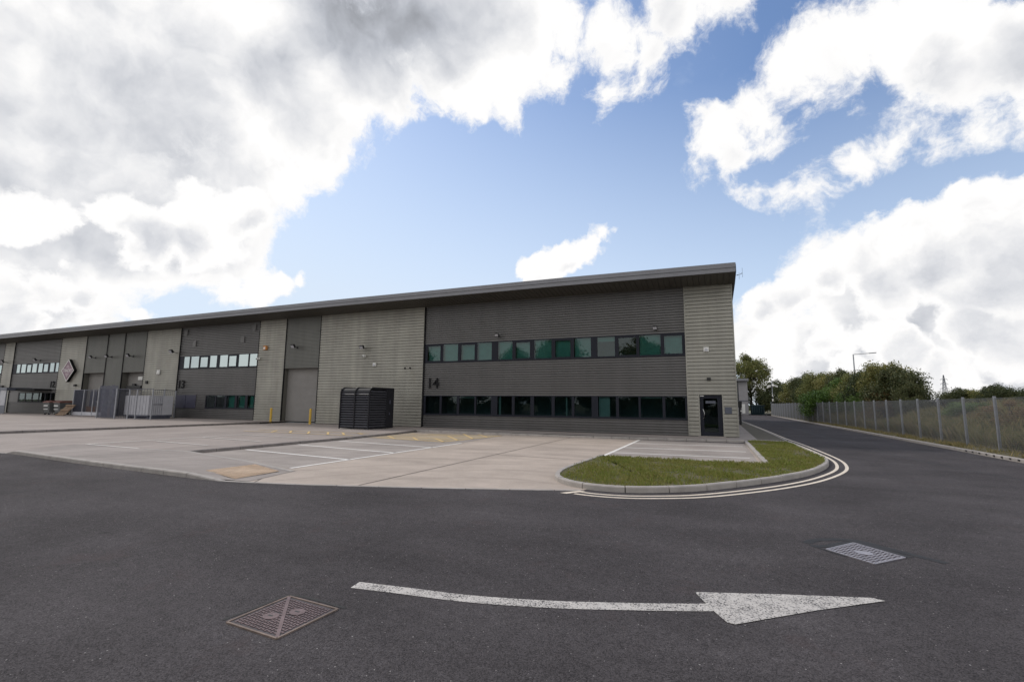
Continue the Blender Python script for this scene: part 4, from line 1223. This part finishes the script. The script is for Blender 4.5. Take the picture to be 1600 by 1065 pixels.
# ================================================================== CAGES, BINS, PALLET
def palisade(mb, x0, y0, x1, y1, z0, z1, step, wd, spike=0.0):
    d = Vector((x1 - x0, y1 - y0)); L = d.length; n_ = int(L / step); ang = math.atan2(d.y, d.x)
    for i in range(n_ + 1):
        t_ = i / n_
        z1_ = z1 + (random.uniform(-.04, .04) if spike else 0)
        mb.obox(Matrix.Translation((x0 + d.x * t_, y0 + d.y * t_, (z0 + z1_) / 2)) @ Matrix.Rotation(ang, 4, 'Z'), wd / 2, 0.008, (z1_ - z0) / 2)


def rail(mb, x0, y0, x1, y1, z, th=0.04):
    d = Vector((x1 - x0, y1 - y0)); ang = math.atan2(d.y, d.x)
    mb.obox(Matrix.Translation(((x0 + x1) / 2, (y0 + y1) / 2, z)) @ Matrix.Rotation(ang, 4, 'Z'), d.length / 2, 0.02, th / 2)


CG = thing('steel_cage', 'tall blue-grey steel cage with close upright bars standing round the white tank', 'cage', (-46, 25, LZ))
q = MB(); palisade(q, -48.6, 23.9, -46.1, 23.9, LZ + .05, 2.85, 0.16, 0.105, 1); rail(q, -48.6, 23.93, -46.1, 23.93, .6); rail(q, -48.6, 23.93, -46.1, 23.93, 2.3)
q.build('bar_panel', M['galv_dk'], CG)
q = MB(); palisade(q, -46.0, 23.9, -42.0, 24.3, LZ + .05, 2.55, 0.32, 0.010); rail(q, -46, 23.9, -42.0, 24.3, 2.55); rail(q, -46, 23.9, -42, 24.3, .2); q.build('mesh_panel', M['galv_dk'], CG)
q = MB(); palisade(q, -42.0, 24.3, -44.6, 27.7, LZ + .05, 2.5, 0.34, 0.015); rail(q, -42.0, 24.3, -44.6, 27.7, 2.5); rail(q, -42, 24.3, -44.6, 27.7, 1.3); q.build('mesh_panel', M['galv_dk'], CG)
q = MB(); palisade(q, -48.6, 23.9, -51.4, 27.7, LZ + .05, 2.6, 0.15, 0.06); rail(q, -48.6, 23.9, -51.4, 27.7, 2.5); q.build('bar_panel', M['galv_dk'], CG)
for (x, y, z1) in ((-48.6, 23.85, 2.6), (-46.05, 23.85, 2.6), (-44.55, 24.0, 2.5), (-43.7, 24.1, 2.5), (-42.0, 24.3, 2.5), (-43.2, 25.9, 2.6), (-44.6, 27.7, 2.5)):
    q = MB(); q.box(x - .04, y - .04, LZ - .01, x + .04, y + .04, z1); q.build('post', M['galv'], CG)
# white tank inside
tk_ = thing('storage_tank', 'pale grey ribbed tank standing inside the steel cage', 'tank', (-44.6, 25.6, LZ))
q = MB(); P = []
x = -46.4
q.box(-46.4, 24.7, 0.42, -43.1, 26.6, 2.02)
q.build('tank_body', M['ribs'], tk_)
q = MB(); q.box(-46.4, 24.7, .28, -43.1, 26.6, .415)
for x in (-46.2, -44.8, -43.3): q.box(x, 24.75, LZ, x + .15, 26.5, .28)
q.build('pallet_base', M['galv_dk'], tk_)
# ladder rack right of the cage
lr = thing('ladder_frame', 'silver ladder-like steel frame beside the right end of the steel cage', 'frame', (-43.9, 27.0, LZ))
q = MB()
for x in (-45.0, -43.7): q.box(x - .035, 26.6, LZ - .01, x + .035, 26.67, 1.85)
q.build('uprights', M['galv'], lr)
for z in (.5, 1.1, 1.7):
    q = MB(); q.box(-44.97, 26.61, z, -43.73, 26.66, z + .07); q.build('rung', M['galv'], lr)
# left enclosure
EN = thing('mesh_enclosure', 'open mesh enclosure with thin frames in front of the left recess', 'enclosure', (-55, 26.5, LZ))
q = MB(); palisade(q, -57.3, 26.1, -52.4, 26.1, LZ + .2, 2.5, 0.1, 0.012); rail(q, -57.3, 26.1, -52.4, 26.1, 2.55, .06); q.build('mesh_panel', M['galv_dk'], EN)
q = MB(); palisade(q, -57.3, 26.1, -59.2, 27.9, LZ + .1, 2.55, 0.09, 0.05); rail(q, -57.3, 26.1, -59.2, 27.9, 2.55); q.build('bar_panel', M['galv_dk'], EN)
q = MB(); q.box(-57.2, 26.07, LZ + .06, -52.5, 26.13, .48); q.build('kick_plate', M['ribs'], EN)
q = MB(); q.box(-57.3, 27.4, LZ, -56.2, 27.46, 2.5); q.build('inner_panel', M['galv_dk'], EN)
for x in (-57.3, -55.6, -54.0, -52.4):
    q = MB(); q.box(x - .04, 26.05, LZ - .01, x + .04, 26.13, 2.6); q.build('post', M['galv'], EN)
q = MB(); q.box(-56.3, 26.7, LZ, -53.0, 27.5, .92); q.box(-56.35, 26.65, .92, -52.95, 27.55, 1.0); tag(q.build('timber_crate', M['wood_dk'], bevel=.01), 'low brown timber box inside the open mesh enclosure', 'box')
q = MB(); q.box(-54.4, 26.5, 1.45, -53.0, 27.0, 1.52)
for x in (-54.35, -53.1): q.box(x, 26.5, LZ, x + .06, 26.56, 1.45)
tag(q.build('work_table', M['galv']), 'thin legged metal table behind the mesh of the left enclosure', 'table')
# bins
GB = 'wheeled waste bins by the left unit'
BN = thing('wheeled_bin', 'grey wheeled waste bin with a red-brown lid, left one of the pair', 'bin', (-62.4, 26.9, LZ), GB)
q = MB()
k = len(q.v)
for (z, e) in ((.32, -.06), (1.28, .06)):
    q.v += [(-62.95 - e, 26.3 - e, z), (-61.95 + e, 26.3 - e, z), (-61.95 + e, 27.5 + e, z), (-62.95 - e, 27.5 + e, z)]
for qd in ((3, 2, 1, 0), (4, 5, 6, 7), (0, 1, 5, 4), (1, 2, 6, 5), (2, 3, 7, 6), (3, 0, 4, 7)): q.f.append(tuple(k + i for i in qd)); q.mi.append(0)
q.build('body', M['bin'], BN, bevel=.03)
q = MB(); q.extrude_x([(26.18, 1.3), (26.18, 1.37), (26.5, 1.5), (27.3, 1.52), (27.6, 1.4), (27.6, 1.3)], -63.05, -61.85, close=True); q.build('lid', M['bin_lid'], BN)
q = MB(); q.box(-62.85, 26.21, .95, -62.1, 26.235, 1.05); q.box(-62.85, 26.235, .62, -62.1, 26.26, .68); q.build('label_plate', M['whitep'], BN)
for (x, y) in ((-62.8, 26.4), (-62.1, 26.4), (-62.8, 27.4), (-62.1, 27.4)):
    q = MB(); q.tube([(x - .035, y, LZ + .1), (x + .035, y, LZ + .1)], 0.10, 12); wh = q.build('wheel', M['blackp'], BN)
    q = MB(); q.box(x - .05, y - .03, LZ + .1, x - .036, y + .03, .34); q.box(x + .036, y - .03, LZ + .1, x + .05, y + .03, .34); q.build('caster_fork', M['galv'], wh)
copy_tree(BN, (-60.5, 26.9, LZ), label='grey wheeled bin with a red-brown lid, right one of the pair, next to the pallet')
# pallet leaning on the enclosure
PL = thing('wooden_pallet', 'wooden pallet leaning slanted against the mesh enclosure beside the bins', 'pallet', (-57.9, 25.6, LZ))
P0 = Vector((-58.65, 25.45, LZ)); ex = Vector((1.35, 0.05, 0)); ey = Vector((0.75, 0.5, 1.02))
nrm = ex.cross(ey).normalized()
q = MB()
for i in range(8):
    a = P0 + ex * (i / 7 * 0.94 + .0); wv_ = ex * 0.075
    q.quad(a, a + wv_, a + wv_ + ey, a + ey); o_ = -nrm * -0.02
    q.quad(a + o_, a + ey + o_, a + wv_ + ey + o_, a + wv_ + o_)
    q.quad(a, a + ey, a + ey + o_, a + o_); q.quad(a + wv_, a + wv_ + o_, a + wv_ + ey + o_, a + wv_ + ey)
q.build('slats', M['wood'], PL)
for t_ in (0.02, 0.46, 0.9):
    q = MB(); a = P0 + ey * t_ + nrm * 0.02; b = a + ex * 1.01; h_ = ey * 0.08; d_ = nrm * 0.09
    k = len(q.v); q.v += [tuple(v) for v in (a, b, b + h_, a + h_, a + d_, b + d_, b + h_ + d_, a + h_ + d_)]
    for qd in ((0, 3, 2, 1), (4, 5, 6, 7), (0, 1, 5, 4), (1, 2, 6, 5), (2, 3, 7, 6), (3, 0, 4, 7)): q.f.append(tuple(k + i for i in qd)); q.mi.append(0)
    q.build('bearer', M['wood'], PL)


# ================================================================== MANHOLES
def manhole(P, label, mats, stud, pads):
    A, Bc, Cc, Dc = [Vector((p[0], p[1], ZR)) for p in P]   # corners in order
    ctr = (A + Bc + Cc + Dc) / 4
    t = thing('manhole_cover', label, 'manhole cover', ctr)

    def at(s_, t_, z): 
        p = (A * (1 - s_) + Dc * s_) * (1 - t_) + (Bc * (1 - s_) + Cc * s_) * t_
        return Vector((p.x, p.y, ZR + z))
    q = MB()
    def bar(s0, t0, s1, t1, w_, z0, z1, q=None):
        a, b = at(s0, t0, 0), at(s1, t1, 0); d = (b - a).normalized(); nn = Vector((-d.y, d.x, 0)) * w_ / 2
        q.prism([(a - nn), (b - nn), (b + nn), (a + nn)], ZR + z0, ZR + z1)
    for c in (((0, 0), (1, 0)), ((1, 0), (1, 1)), ((1, 1), (0, 1)), ((0, 1), (0, 0))): bar(*c[0], *c[1], 0.016, -.01, 0.012, q)
    q.build('frame', mats[0], t)
    q = MB(); q.poly([at(0, 0, .0045), at(1, 0, .0045), at(1, 1, .0045), at(0, 1, .0045)]); q.build('lid_base', M['iron_dk'], t)
    q = MB()
    n_ = stud
    for i in range(n_):
        for j in range(n_):
            s_, t_ = (i + .5) / n_, (j + .5) / n_
            if not (.03 < s_ < .97 and .03 < t_ < .97): continue
            if pads == 2 and abs(s_ + t_ - 1) < .035: continue
            if any((s_ - ps) ** 2 + (t_ - pt) ** 2 < pr * pr for ps, pt, pr in pads_list(pads)): continue
            c = at(s_, t_, 0); odd = (i + j) % 2
            e1 = (at(s_ + .5 / n_, t_, 0) - c); e2 = (at(s_, t_ + .5 / n_, 0) - c)
            if odd: a, b = e1 * .92, e2 * .42
            else: a, b = e1 * .42, e2 * .92
            q.prism([c - a - b, c + a - b, c + a + b, c - a + b], ZR + .004, ZR + .0095)
    q.build('studs', mats[1], t)
    q = MB()
    if pads == 2:
        bar(0.02, .98, .98, .02, .028, .004, .0115, q)
    for ps, pt, pr in pads_list(pads):
        c = at(ps, pt, 0)
        q.prism([c + Vector((math.cos(a) * pr * .58, math.sin(a) * pr * .50, 0)) for a in [i * math.pi / 8 for i in range(16)]], ZR + .004, ZR + .0112)
    q.build('bolt_pads', mats[2], t)
    if pads == 2:
        q = MB()
        for ps, pt, pr in pads_list(pads):
            c = at(ps, pt, 0); q.box(c.x - .028, c.y - .008, ZR + .0113, c.x + .02, c.y + .010, ZR + .0118)
        q.build('keyhole', M['blackp'], t)
    return t


def pads_list(p): return [(.36, .40, .12), (.58, .66, .12)] if p == 2 else [(.5, .5, .16)]


manhole([(-3.66, 2.84), (-3.63, 3.42), (-3.04, 3.39), (-3.08, 2.81)], 'square iron manhole cover with rusty rim and diagonal bar, left of the arrow tail', (M['rust'], M['iron'], M['iron']), 17, 2)
manhole([(1.16, 7.2), (1.55, 7.68), (1.95, 7.21), (1.55, 6.78)], 'pale worn manhole cover set diamond-wise in the road above the arrow head', (M['iron_lt'], M['iron_lt'], M['iron_lt']), 11, 1)

# ================================================================== FENCE
FN = thing('mesh_fence', 'long steel security fence of fine mesh panels on grey posts along the far kerb', 'fence', (9.6, 30, 0.06))


def fx(y): return float(np.interp(y, [-30, 45, 54, 68, 96], [9.62, 9.62, 9.32, 9.02, 8.8]))


step = 2.53
ys_ = [23.77 + step * k_ for k_ in range(-7, 29)]
pm = MB()
nw = int(step / 0.032)
for i in range(nw):
    y = i * step / nw
    pm.v += [(-.0020, y, .06), (0, y + .0020, .06), (.0020, y, .06), (0, y - .0020, .06), (-.0020, y, 1.98), (0, y + .0020, 1.98), (.0020, y, 1.98), (0, y - .0020, 1.98)]
    k = i * 8
    for j in range(4): pm.f.append((k + j, k + (j + 1) % 4, k + 4 + (j + 1) % 4, k + 4 + j)); pm.mi.append(0)
for i in range(26):
    z = .07 + i * 1.9 / 25; pm.box(.003, 0, z - .0022, .0074, step, z + .0022)
panel_me = None; post_me = None
bpy.context.view_layer.update()
for i, y in enumerate(ys_):
    x = fx(y)
    if i == 0:
        pb = MB(); pb.box(-.05, -.035, -.02, -.035, .035, 2.04); pb.box(-.035, -.006, -.02, .02, .006, 2.04); pb.box(.02, -.03, -.02, .032, .03, 2.04); pb.box(-.056, -.02, -.02, -.0505, .02, 2.04)
        po_ = pb.build('post', M['galv']); post_me = po_
        pa = pm.build('mesh_panel', M['mesh']); panel_me = pa
    else:
        po_ = post_me.copy(); C.objects.link(po_); pa = panel_me.copy(); C.objects.link(pa)
    ang = math.atan2(-(fx(y + step) - x), step)
    for o_ in (po_, pa):
        o_.parent = FN; o_.location = (x - 9.6, y - 30, 0.0); o_.rotation_euler = (0, 0, ang)

# ================================================================== TREES
def leaf_cloud(name, clumps, per, leaf, m, flat=0.0, seed=1, droop=0.0):
    """clumps: (x,y,z,r). Leaf-sized quads scattered through the outer volume of each clump"""
    g = np.random.default_rng(seed)
    VV = []
    for (cx, cy, cz, cr) in clumps:
        n_ = int(per * (cr ** 2))
        d = g.normal(size=(n_, 3)); d /= np.linalg.norm(d, axis=1)[:, None]
        rr = cr * (0.35 + 0.65 * g.uniform(0, 1, n_) ** 0.55) * (1 + 0.18 * g.normal(size=n_))
        c = np.array([cx, cy, cz]) + d * rr[:, None] * np.array([1, 1, 0.85])
        nr = d * 0.6 + g.normal(size=(n_, 3)) * 0.6 + np.array([0, 0, .35]); nr /= np.linalg.norm(nr, axis=1)[:, None]
        a = np.cross(nr, g.normal(size=(n_, 3))); a /= np.linalg.norm(a, axis=1)[:, None]
        b = np.cross(nr, a)
        s_ = leaf * g.uniform(.6, 1.35, n_)[:, None]
        V = np.stack([c - a * s_, c - b * s_ * .45, c + a * s_, c + b * s_ * .45], 1)
        VV.append(V)
    V = np.concatenate(VV).astype(np.float32); n_ = len(V)
    me = bpy.data.meshes.new(name)
    me.vertices.add(n_ * 4); me.vertices.foreach_set('co', V.ravel())
    me.loops.add(n_ * 4); me.loops.foreach_set('vertex_index', np.arange(n_ * 4))
    me.polygons.add(n_); me.polygons.foreach_set('loop_start', np.arange(n_) * 4); me.polygons.foreach_set('loop_total', np.full(n_, 4))
    me.materials.append(m); me.update(); me.validate()
    return me


def make_tree(name, label, cat, h, rad, m, seed, per=150, leaf=.14, trunk_h=.3, nb=11, squash=1.0, group=None, low=True, twigs=6):
    g = random.Random(seed)
    t = thing(name, label, cat, (0, 0, 0), group)
    tips = []; mb = MB()
    mb.tube([(0, 0, -.1), (g.uniform(-.1, .1), g.uniform(-.1, .1), h * trunk_h), (g.uniform(-.2, .2), g.uniform(-.2, .2), h * .7)], [h * .022, h * .017, h * .006], 7)
    for i in range(nb):
        a = 2 * math.pi * i / nb * 1.618 * 2 + g.uniform(-.4, .4)
        zt = h * (g.uniform(.22 if low else .42, .84))
        env = math.sin(min(1, max(.05, (zt / h - (.0 if low else .2)) / (1 - (.0 if low else .2)))) * math.pi * .92 + .12)
        rr = rad * max(.25, env) * g.uniform(.55, .92)
        tip = Vector((math.cos(a) * rr, math.sin(a) * rr, zt))
        z0 = max(h * .12, zt - rr * .8)
        mb.tube([(0, 0, z0), (tip.x * .5, tip.y * .5, (z0 + zt) / 2 + .05 * h), tuple(tip)], [h * .009, h * .006, h * .002], 5)
        tips.append((tip.x, tip.y, tip.z, rad * g.uniform(.26, .46)))
    for i in range(twigs):   # upper lobes break the skyline
        a = g.uniform(0, 6.28); rr = rad * g.uniform(0, .5); zz = h * g.uniform(.80, .97)
        tips.append((math.cos(a) * rr, math.sin(a) * rr, zz, rad * g.uniform(.13, .26)))
        mb.tube([(0, 0, h * .5), (math.cos(a) * rr, math.sin(a) * rr, zz + .05 * h)], [h * .006, h * .001], 4)
    mb.build('trunk', M['bark'], t, smooth=True)
    me = leaf_cloud('crown', tips, per, leaf, m, seed=seed)
    o_ = bpy.data.objects.new('crown', me); C.objects.link(o_); o_.parent = t
    return t


PROTO_LOC = None
GT = 'trees and shrubs behind the steel fence'
protos = {
    'A': make_tree('shrub', 'x', 'shrub', 4.0, 2.5, M['leafA'], 11, 800, .095, group=GT, nb=15, twigs=9),
    'B': make_tree('shrub', 'x', 'shrub', 4.0, 2.4, M['leafB'], 12, 800, .095, group=GT, nb=14, twigs=8),
    'C': make_tree('shrub', 'x', 'shrub', 4.0, 2.6, M['leafC'], 13, 850, .10, group=GT, nb=15, twigs=10),
    'D': make_tree('shrub', 'x', 'shrub', 4.0, 2.3, M['leafD'], 14, 460, .08, group=GT, nb=12, twigs=8)}
used = set()


def place_tree(kind, x, y, top, sxy, lab, rz, zb=None):
    zb = (bank_z(x, y) - .1) if zb is None else zb
    sz = (top - zb) / 4.0
    p = protos[kind]
    if kind in used:
        p = copy_tree(p)
    used.add(kind)
    p.location = (x, y, zb); p.rotation_euler = (0, 0, rz); p.scale = (sxy, sxy, sz); p['label'] = lab


TL = [
    ('C', 10.7, 106, 6.4, 1.45, 'dark bushy tree at the end of the road, just right of the camera mast'),
    ('A', 12.9, 94, 6.3, 1.1, 'olive shrub rising behind the far fence, second to the right of the camera mast'),
    ('C', 13.0, 87, 6.5, 1.0, 'dark round shrub between the camera mast and the bright green bush'),
    ('A', 13.4, 79, 6.3, 1.0, 'olive-brown shrub with ragged top directly above the far fence end'),
    ('A', 13.6, 72, 5.9, 0.95, 'yellowish olive shrub rising behind the bright green bush'),
    ('C', 14.2, 70, 6.1, 0.7, 'dark upright shrub left of the tall street lamp'),
    ('B', 12.9, 64, 5.0, 0.95, 'mid green shrub below and left of the tall street lamp'),
    ('A', 13.6, 60, 5.1, 0.9, 'olive shrub directly below the tall street lamp'),
    ('B', 12.6, 56, 3.7, 0.8, 'low green shrub just behind the fence right of the street lamp'),
    ('C', 13.6, 54.5, 5.3, 0.85, 'dark dense tree forming the left part of the highest clump right of the lamp'),
    ('A', 13.5, 50, 5.35, 0.85, 'golden-topped tree crowning the highest clump right of the lamp'),
    ('C', 12.9, 46.5, 4.7, 0.80, 'dark thick tree forming the right part of the highest clump'),
    ('C', 13.0, 43.5, 3.4, 0.45, 'thin dark shrub trailing off at the right end of the big clump'),
    ('D', 11.9, 46, 2.7, 0.6, 'low russet bush behind the fence below the big clump'),
    ('D', 11.6, 60, 3.0, 0.6, 'orange-brown bush peeping over the fence beside the bright green bush'),
    ('D', 11.8, 80, 3.0, 0.7, 'rusty brown bush over the far part of the fence'),
    ('C', 15.6, 43, 2.95, 0.62, 'low dark shrub right of the pylon'),
    ('A', 16.4, 42, 2.85, 0.5, 'low olive shrub second to the right of the pylon'),
    ('C', 16.3, 40, 3.1, 0.5, 'dark leafy shrub above the second fence post from the right edge'),
    ('A', 17.0, 39, 2.6, 0.4, 'small sparse olive shrub near the right edge of the photo'),
    ('C', 17.6, 38, 3.0, 0.5, 'dark shrub cut by the right edge of the photo'),
    ('D', 12.6, 30, 2.0, 0.55, 'low reddish scrub seen through the mesh at the right edge'),
    ('B', 13.5, 36, 2.0, 0.6, 'low green scrub seen through the mesh between the posts on the right'),
    ('B', 12.2, 51, 3.2, 0.6, 'small yellow-green shrub spilling over the fence left of the big clump'),
]
for i, (kd, x, y, top, s_, lab) in enumerate(TL):
    place_tree(kd, x, y, top, s_, lab, i * 1.7)
# bush that pokes out in front of the fence
fbz = make_tree('overhanging_bush', 'bright green bush bulging through the fence down to the kerb', 'bush', 3.35, 1.75, M['leafE'], 31, 800, .08, nb=26, twigs=12)
fbz.location = (9.75, 59.5, 0.0); fbz.scale = (1.0, 2.0, 1.0)
tt = make_tree('tall_tree', 'tall tree with an open olive-brown crown behind the far grey building', 'tree', 12.0, 4.0, M['leafA'], 41, 190, .17, trunk_h=.3, nb=26, low=False, twigs=16)
tt.location = (6.6, 112, 0.0); tt.scale = (1.0, 1.0, 1.03)
for x, sc, lab in ((-11, 1.1, 'tall tree across the road behind the viewer, rightmost of four seen only in the windows'), (-26, 1.25, 'tall tree across the road behind the viewer, second from the right'),
                   (-35, 1.05, 'tall tree across the road behind the viewer, third from the right'), (-58, 1.2, 'tall tree across the road behind the viewer, leftmost of four')):
    copy_tree(tt, (x, -27, -.1), x * .7, (sc, sc, sc), lab)
ub = make_tree('undergrowth_bush', 'dark ivy-like bush filling the corner under the tall tree', 'bush', 4.8, 2.6, M['leafC'], 43, 380, .12, nb=16)
ub.location = (7.6, 112.5, -.1); ub.scale = (1.45, 1.1, 1.15)
# far-off wood along the horizon
fw = []
g_ = random.Random(5)
for i in range(170):
    a = RAD(g_.uniform(-2, 52)); d_ = g_.uniform(230, 380)
    fw.append((math.sin(a) * d_, math.cos(a) * d_, g_.uniform(-1.5, 1.0), g_.uniform(2.0, 3.6)))
me = leaf_cloud('far_wood', fw, 9, .8, M['leafC'], seed=77)
o = bpy.data.objects.new('far_wood', me); C.objects.link(o); o['kind'] = 'stuff'; o['label'] = 'low far-off wood along the horizon'; o['category'] = 'wood'

hd_ = []  # unseen hedge added behind the camera to darken reflections in the lower windows
for i in range(150):
    hd_.append((g_.uniform(-110, 14), -26 + g_.uniform(-3, 3), g_.uniform(.3, 3.4), g_.uniform(1.2, 2.0)))
me = leaf_cloud('hedge', hd_, 170, .3, M['leafC'], seed=78)
o = bpy.data.objects.new('hedge', me); C.objects.link(o); o['kind'] = 'stuff'; o['label'] = 'long dark hedge added unseen behind the viewer to darken the window reflections'; o['category'] = 'hedge'

# ================================================================== FAR THINGS
FB = thing('grey_building', 'small pale grey two-storey building with flat overhanging roof at the end of the road', 'building', (0, 108, 0))
q = MB(); q.box(-12, 105, ZR, 4.0, 120, 6.5); q.box(4.0, 104.6, ZR, 5.6, 120, 6.5); q.build('walls', M['bldg'], FB)
q = MB(); q.box(-12.5, 103.6, 6.5, 5.8, 120.5, 6.95); q.build('roof', M['fascia'], FB)
q = MB(); q.box(2.2, 104.94, 2.6, 3.95, 105.02, 6.0); q.build('window', M['bldg_dk'], FB)
q = MB(); q.box(3.9, 104.54, 2.55, 5.6, 104.599, 2.66); q.build('panel_line', M['plate'], FB)
q = MB(); q.box(4.45, 104.5, .2, 5.0, 104.598, 2.0); q.build('door_sign', M['whitep'], FB)
SK = thing('waste_skip', 'dark teal container parked at the dead end under the trees', 'container', (7.3, 106, ZR))
q = MB(); q.extrude_x([(104.2, 1.75), (104.8, ZR + .1), (107.4, ZR + .1), (108.2, 1.75)], 6.1, 8.35, close=True); q.build('body', M['teal'], SK)
q = MB()
for i in range(6): q.box(6.2 + i * .4, 104.12, .3, 6.28 + i * .4, 104.5, 1.75)
q.box(6.05, 104.05, 1.7, 8.4, 104.3, 1.82); q.build('ribs', M['teal'], SK)
# dark post box by the building corner
BP = thing('service_post', 'tall narrow black post with a box head and white dot beside the warehouse corner', 'post', (1.9, 47, 0))
q = MB(); q.box(1.74, 47, 0, 1.92, 47.2, 2.05); q.box(1.70, 46.96, 1.5, 2.0, 47.24, 2.05); q.build('body', M['blackp'], BP, bevel=.02)
q = MB(); q.tube([(1.92, 46.95, 1.2), (1.92, 46.90, 1.2)], .07, 12); q.build('dial', M['whitep'], BP)
# camera mast
CM = thing('camera_mast', 'black and white banded mast with a white camera cluster on top, behind the far fence', 'mast', (9.3, 98, 0))
for i in range(9):
    q = MB(); z0 = i * .42; q.tube([(9.25, 98, z0), (9.25, 98, z0 + .42)], .12 if i < 8 else .09, 8); q.build('band', M['whitep'] if i % 2 == 0 else M['blackp'], CM)
q = MB(); q.tube([(9.25, 98, 3.7), (9.25, 98, 6.3)], .07, 8); q.tube([(8.6, 98, 5.35), (9.95, 98, 5.35)], .05, 6); q.build('pole', M['galv'], CM)
for i, a in enumerate((0, 1.3, 2.5, 3.8, 5.0)):
    q = MB(); c_ = Vector((9.25 + math.cos(a) * .62, 98 + math.sin(a) * .4, 5.2 + .18 * math.sin(i * 2.1)))
    q.obox(Matrix.Translation(c_) @ Matrix.Rotation(a, 4, 'Z') @ Matrix.Rotation(.3, 4, 'Y'), .32, .14, .13); q.build('camera_head', M['whitep'], CM, bevel=.03)


def lamp(name, x, y, h, arm, label):
    t = thing('street_lamp', label, 'street lamp', (x, y, 0), 'street lamps behind the trees')
    q = MB(); q.tube([(x, y, 0), (x, y, h)], [.12, .075], 8); q.tube([(x, y, h - .02), (x + arm * .8, y, h + arm * .045)], .045, 6); q.build('column', M['galv'], t)
    q = MB(); q.obox(Matrix.Translation((x + arm * .9, y, h + arm * .05)) @ Matrix.Rotation(-.06, 4, 'Y'), .42, .13, .06); q.build('lantern', M['galv'], t, bevel=.02)


lamp('street_lamp', 17.84, 80, 8.95, 2.5, 'tall grey street lamp with a single arm above the hedge')
lamp('street_lamp', 31.2, 136, 10.2, 2.1, 'distant short-armed street lamp just right of the tall one')
# pylon
PY = thing('pylon', 'faint lattice electricity pylon on the horizon', 'pylon', (137, 400, 0))
k_ = 400 / 600.0
q = MB()
X0 = 206.4 * k_; Y0 = 400.0


def leg_w(z): return float(np.interp(z, [-2, 8, 14, 23], [3.2, 1.6, .85, .12]))


lev = [-2, 1.5, 5, 8, 10.5, 12.5, 14.2, 15.8, 17.4, 19, 20.6, 23]
for a, b in zip(lev, lev[1:]):
    for sx in (-1, 1):
        for sy in (-1, 1):
            q.tube([(X0 + sx * leg_w(a), Y0 + sy * leg_w(a), a), (X0 + sx * leg_w(b), Y0 + sy * leg_w(b), b)], .15, 4)
        q.tube([(X0 + sx * leg_w(a), Y0 - leg_w(a), a), (X0 - sx * leg_w(b), Y0 - leg_w(b), b)], .09, 4)
        q.tube([(X0 + sx * leg_w(a), Y0 + leg_w(a), a), (X0 - sx * leg_w(b), Y0 + leg_w(b), b)], .09, 4)
q.build('tower', M['lattice'], PY)
for z, wd in ((20.0, 1.9), (17.1, 1.9), (13.9, 2.4)):
    q = MB()
    for sx in (-1, 1):
        for sy in (-.5, .5): q.tube([(X0 + sx * leg_w(z), Y0 + sy * leg_w(z), z), (X0 + sx * wd, Y0, z + .1)], .07, 4); q.tube([(X0 + sx * leg_w(z), Y0 + sy * leg_w(z), z + .8), (X0 + sx * wd, Y0, z + .1)], .06, 4)
        q.tube([(X0 + sx * wd, Y0, z + .1), (X0 + sx * wd, Y0, z - .7)], .06, 4)
    q.build('crossarm', M['lattice'], PY)
q = MB(); q.tube([(205, 500, 0), (205, 500, 15.0)], .16, 5); tag(q.build('far_mast', M['lattice']), 'thin single pole on the horizon to the right of the pylon', 'mast')
bpy.context.view_layer.update()
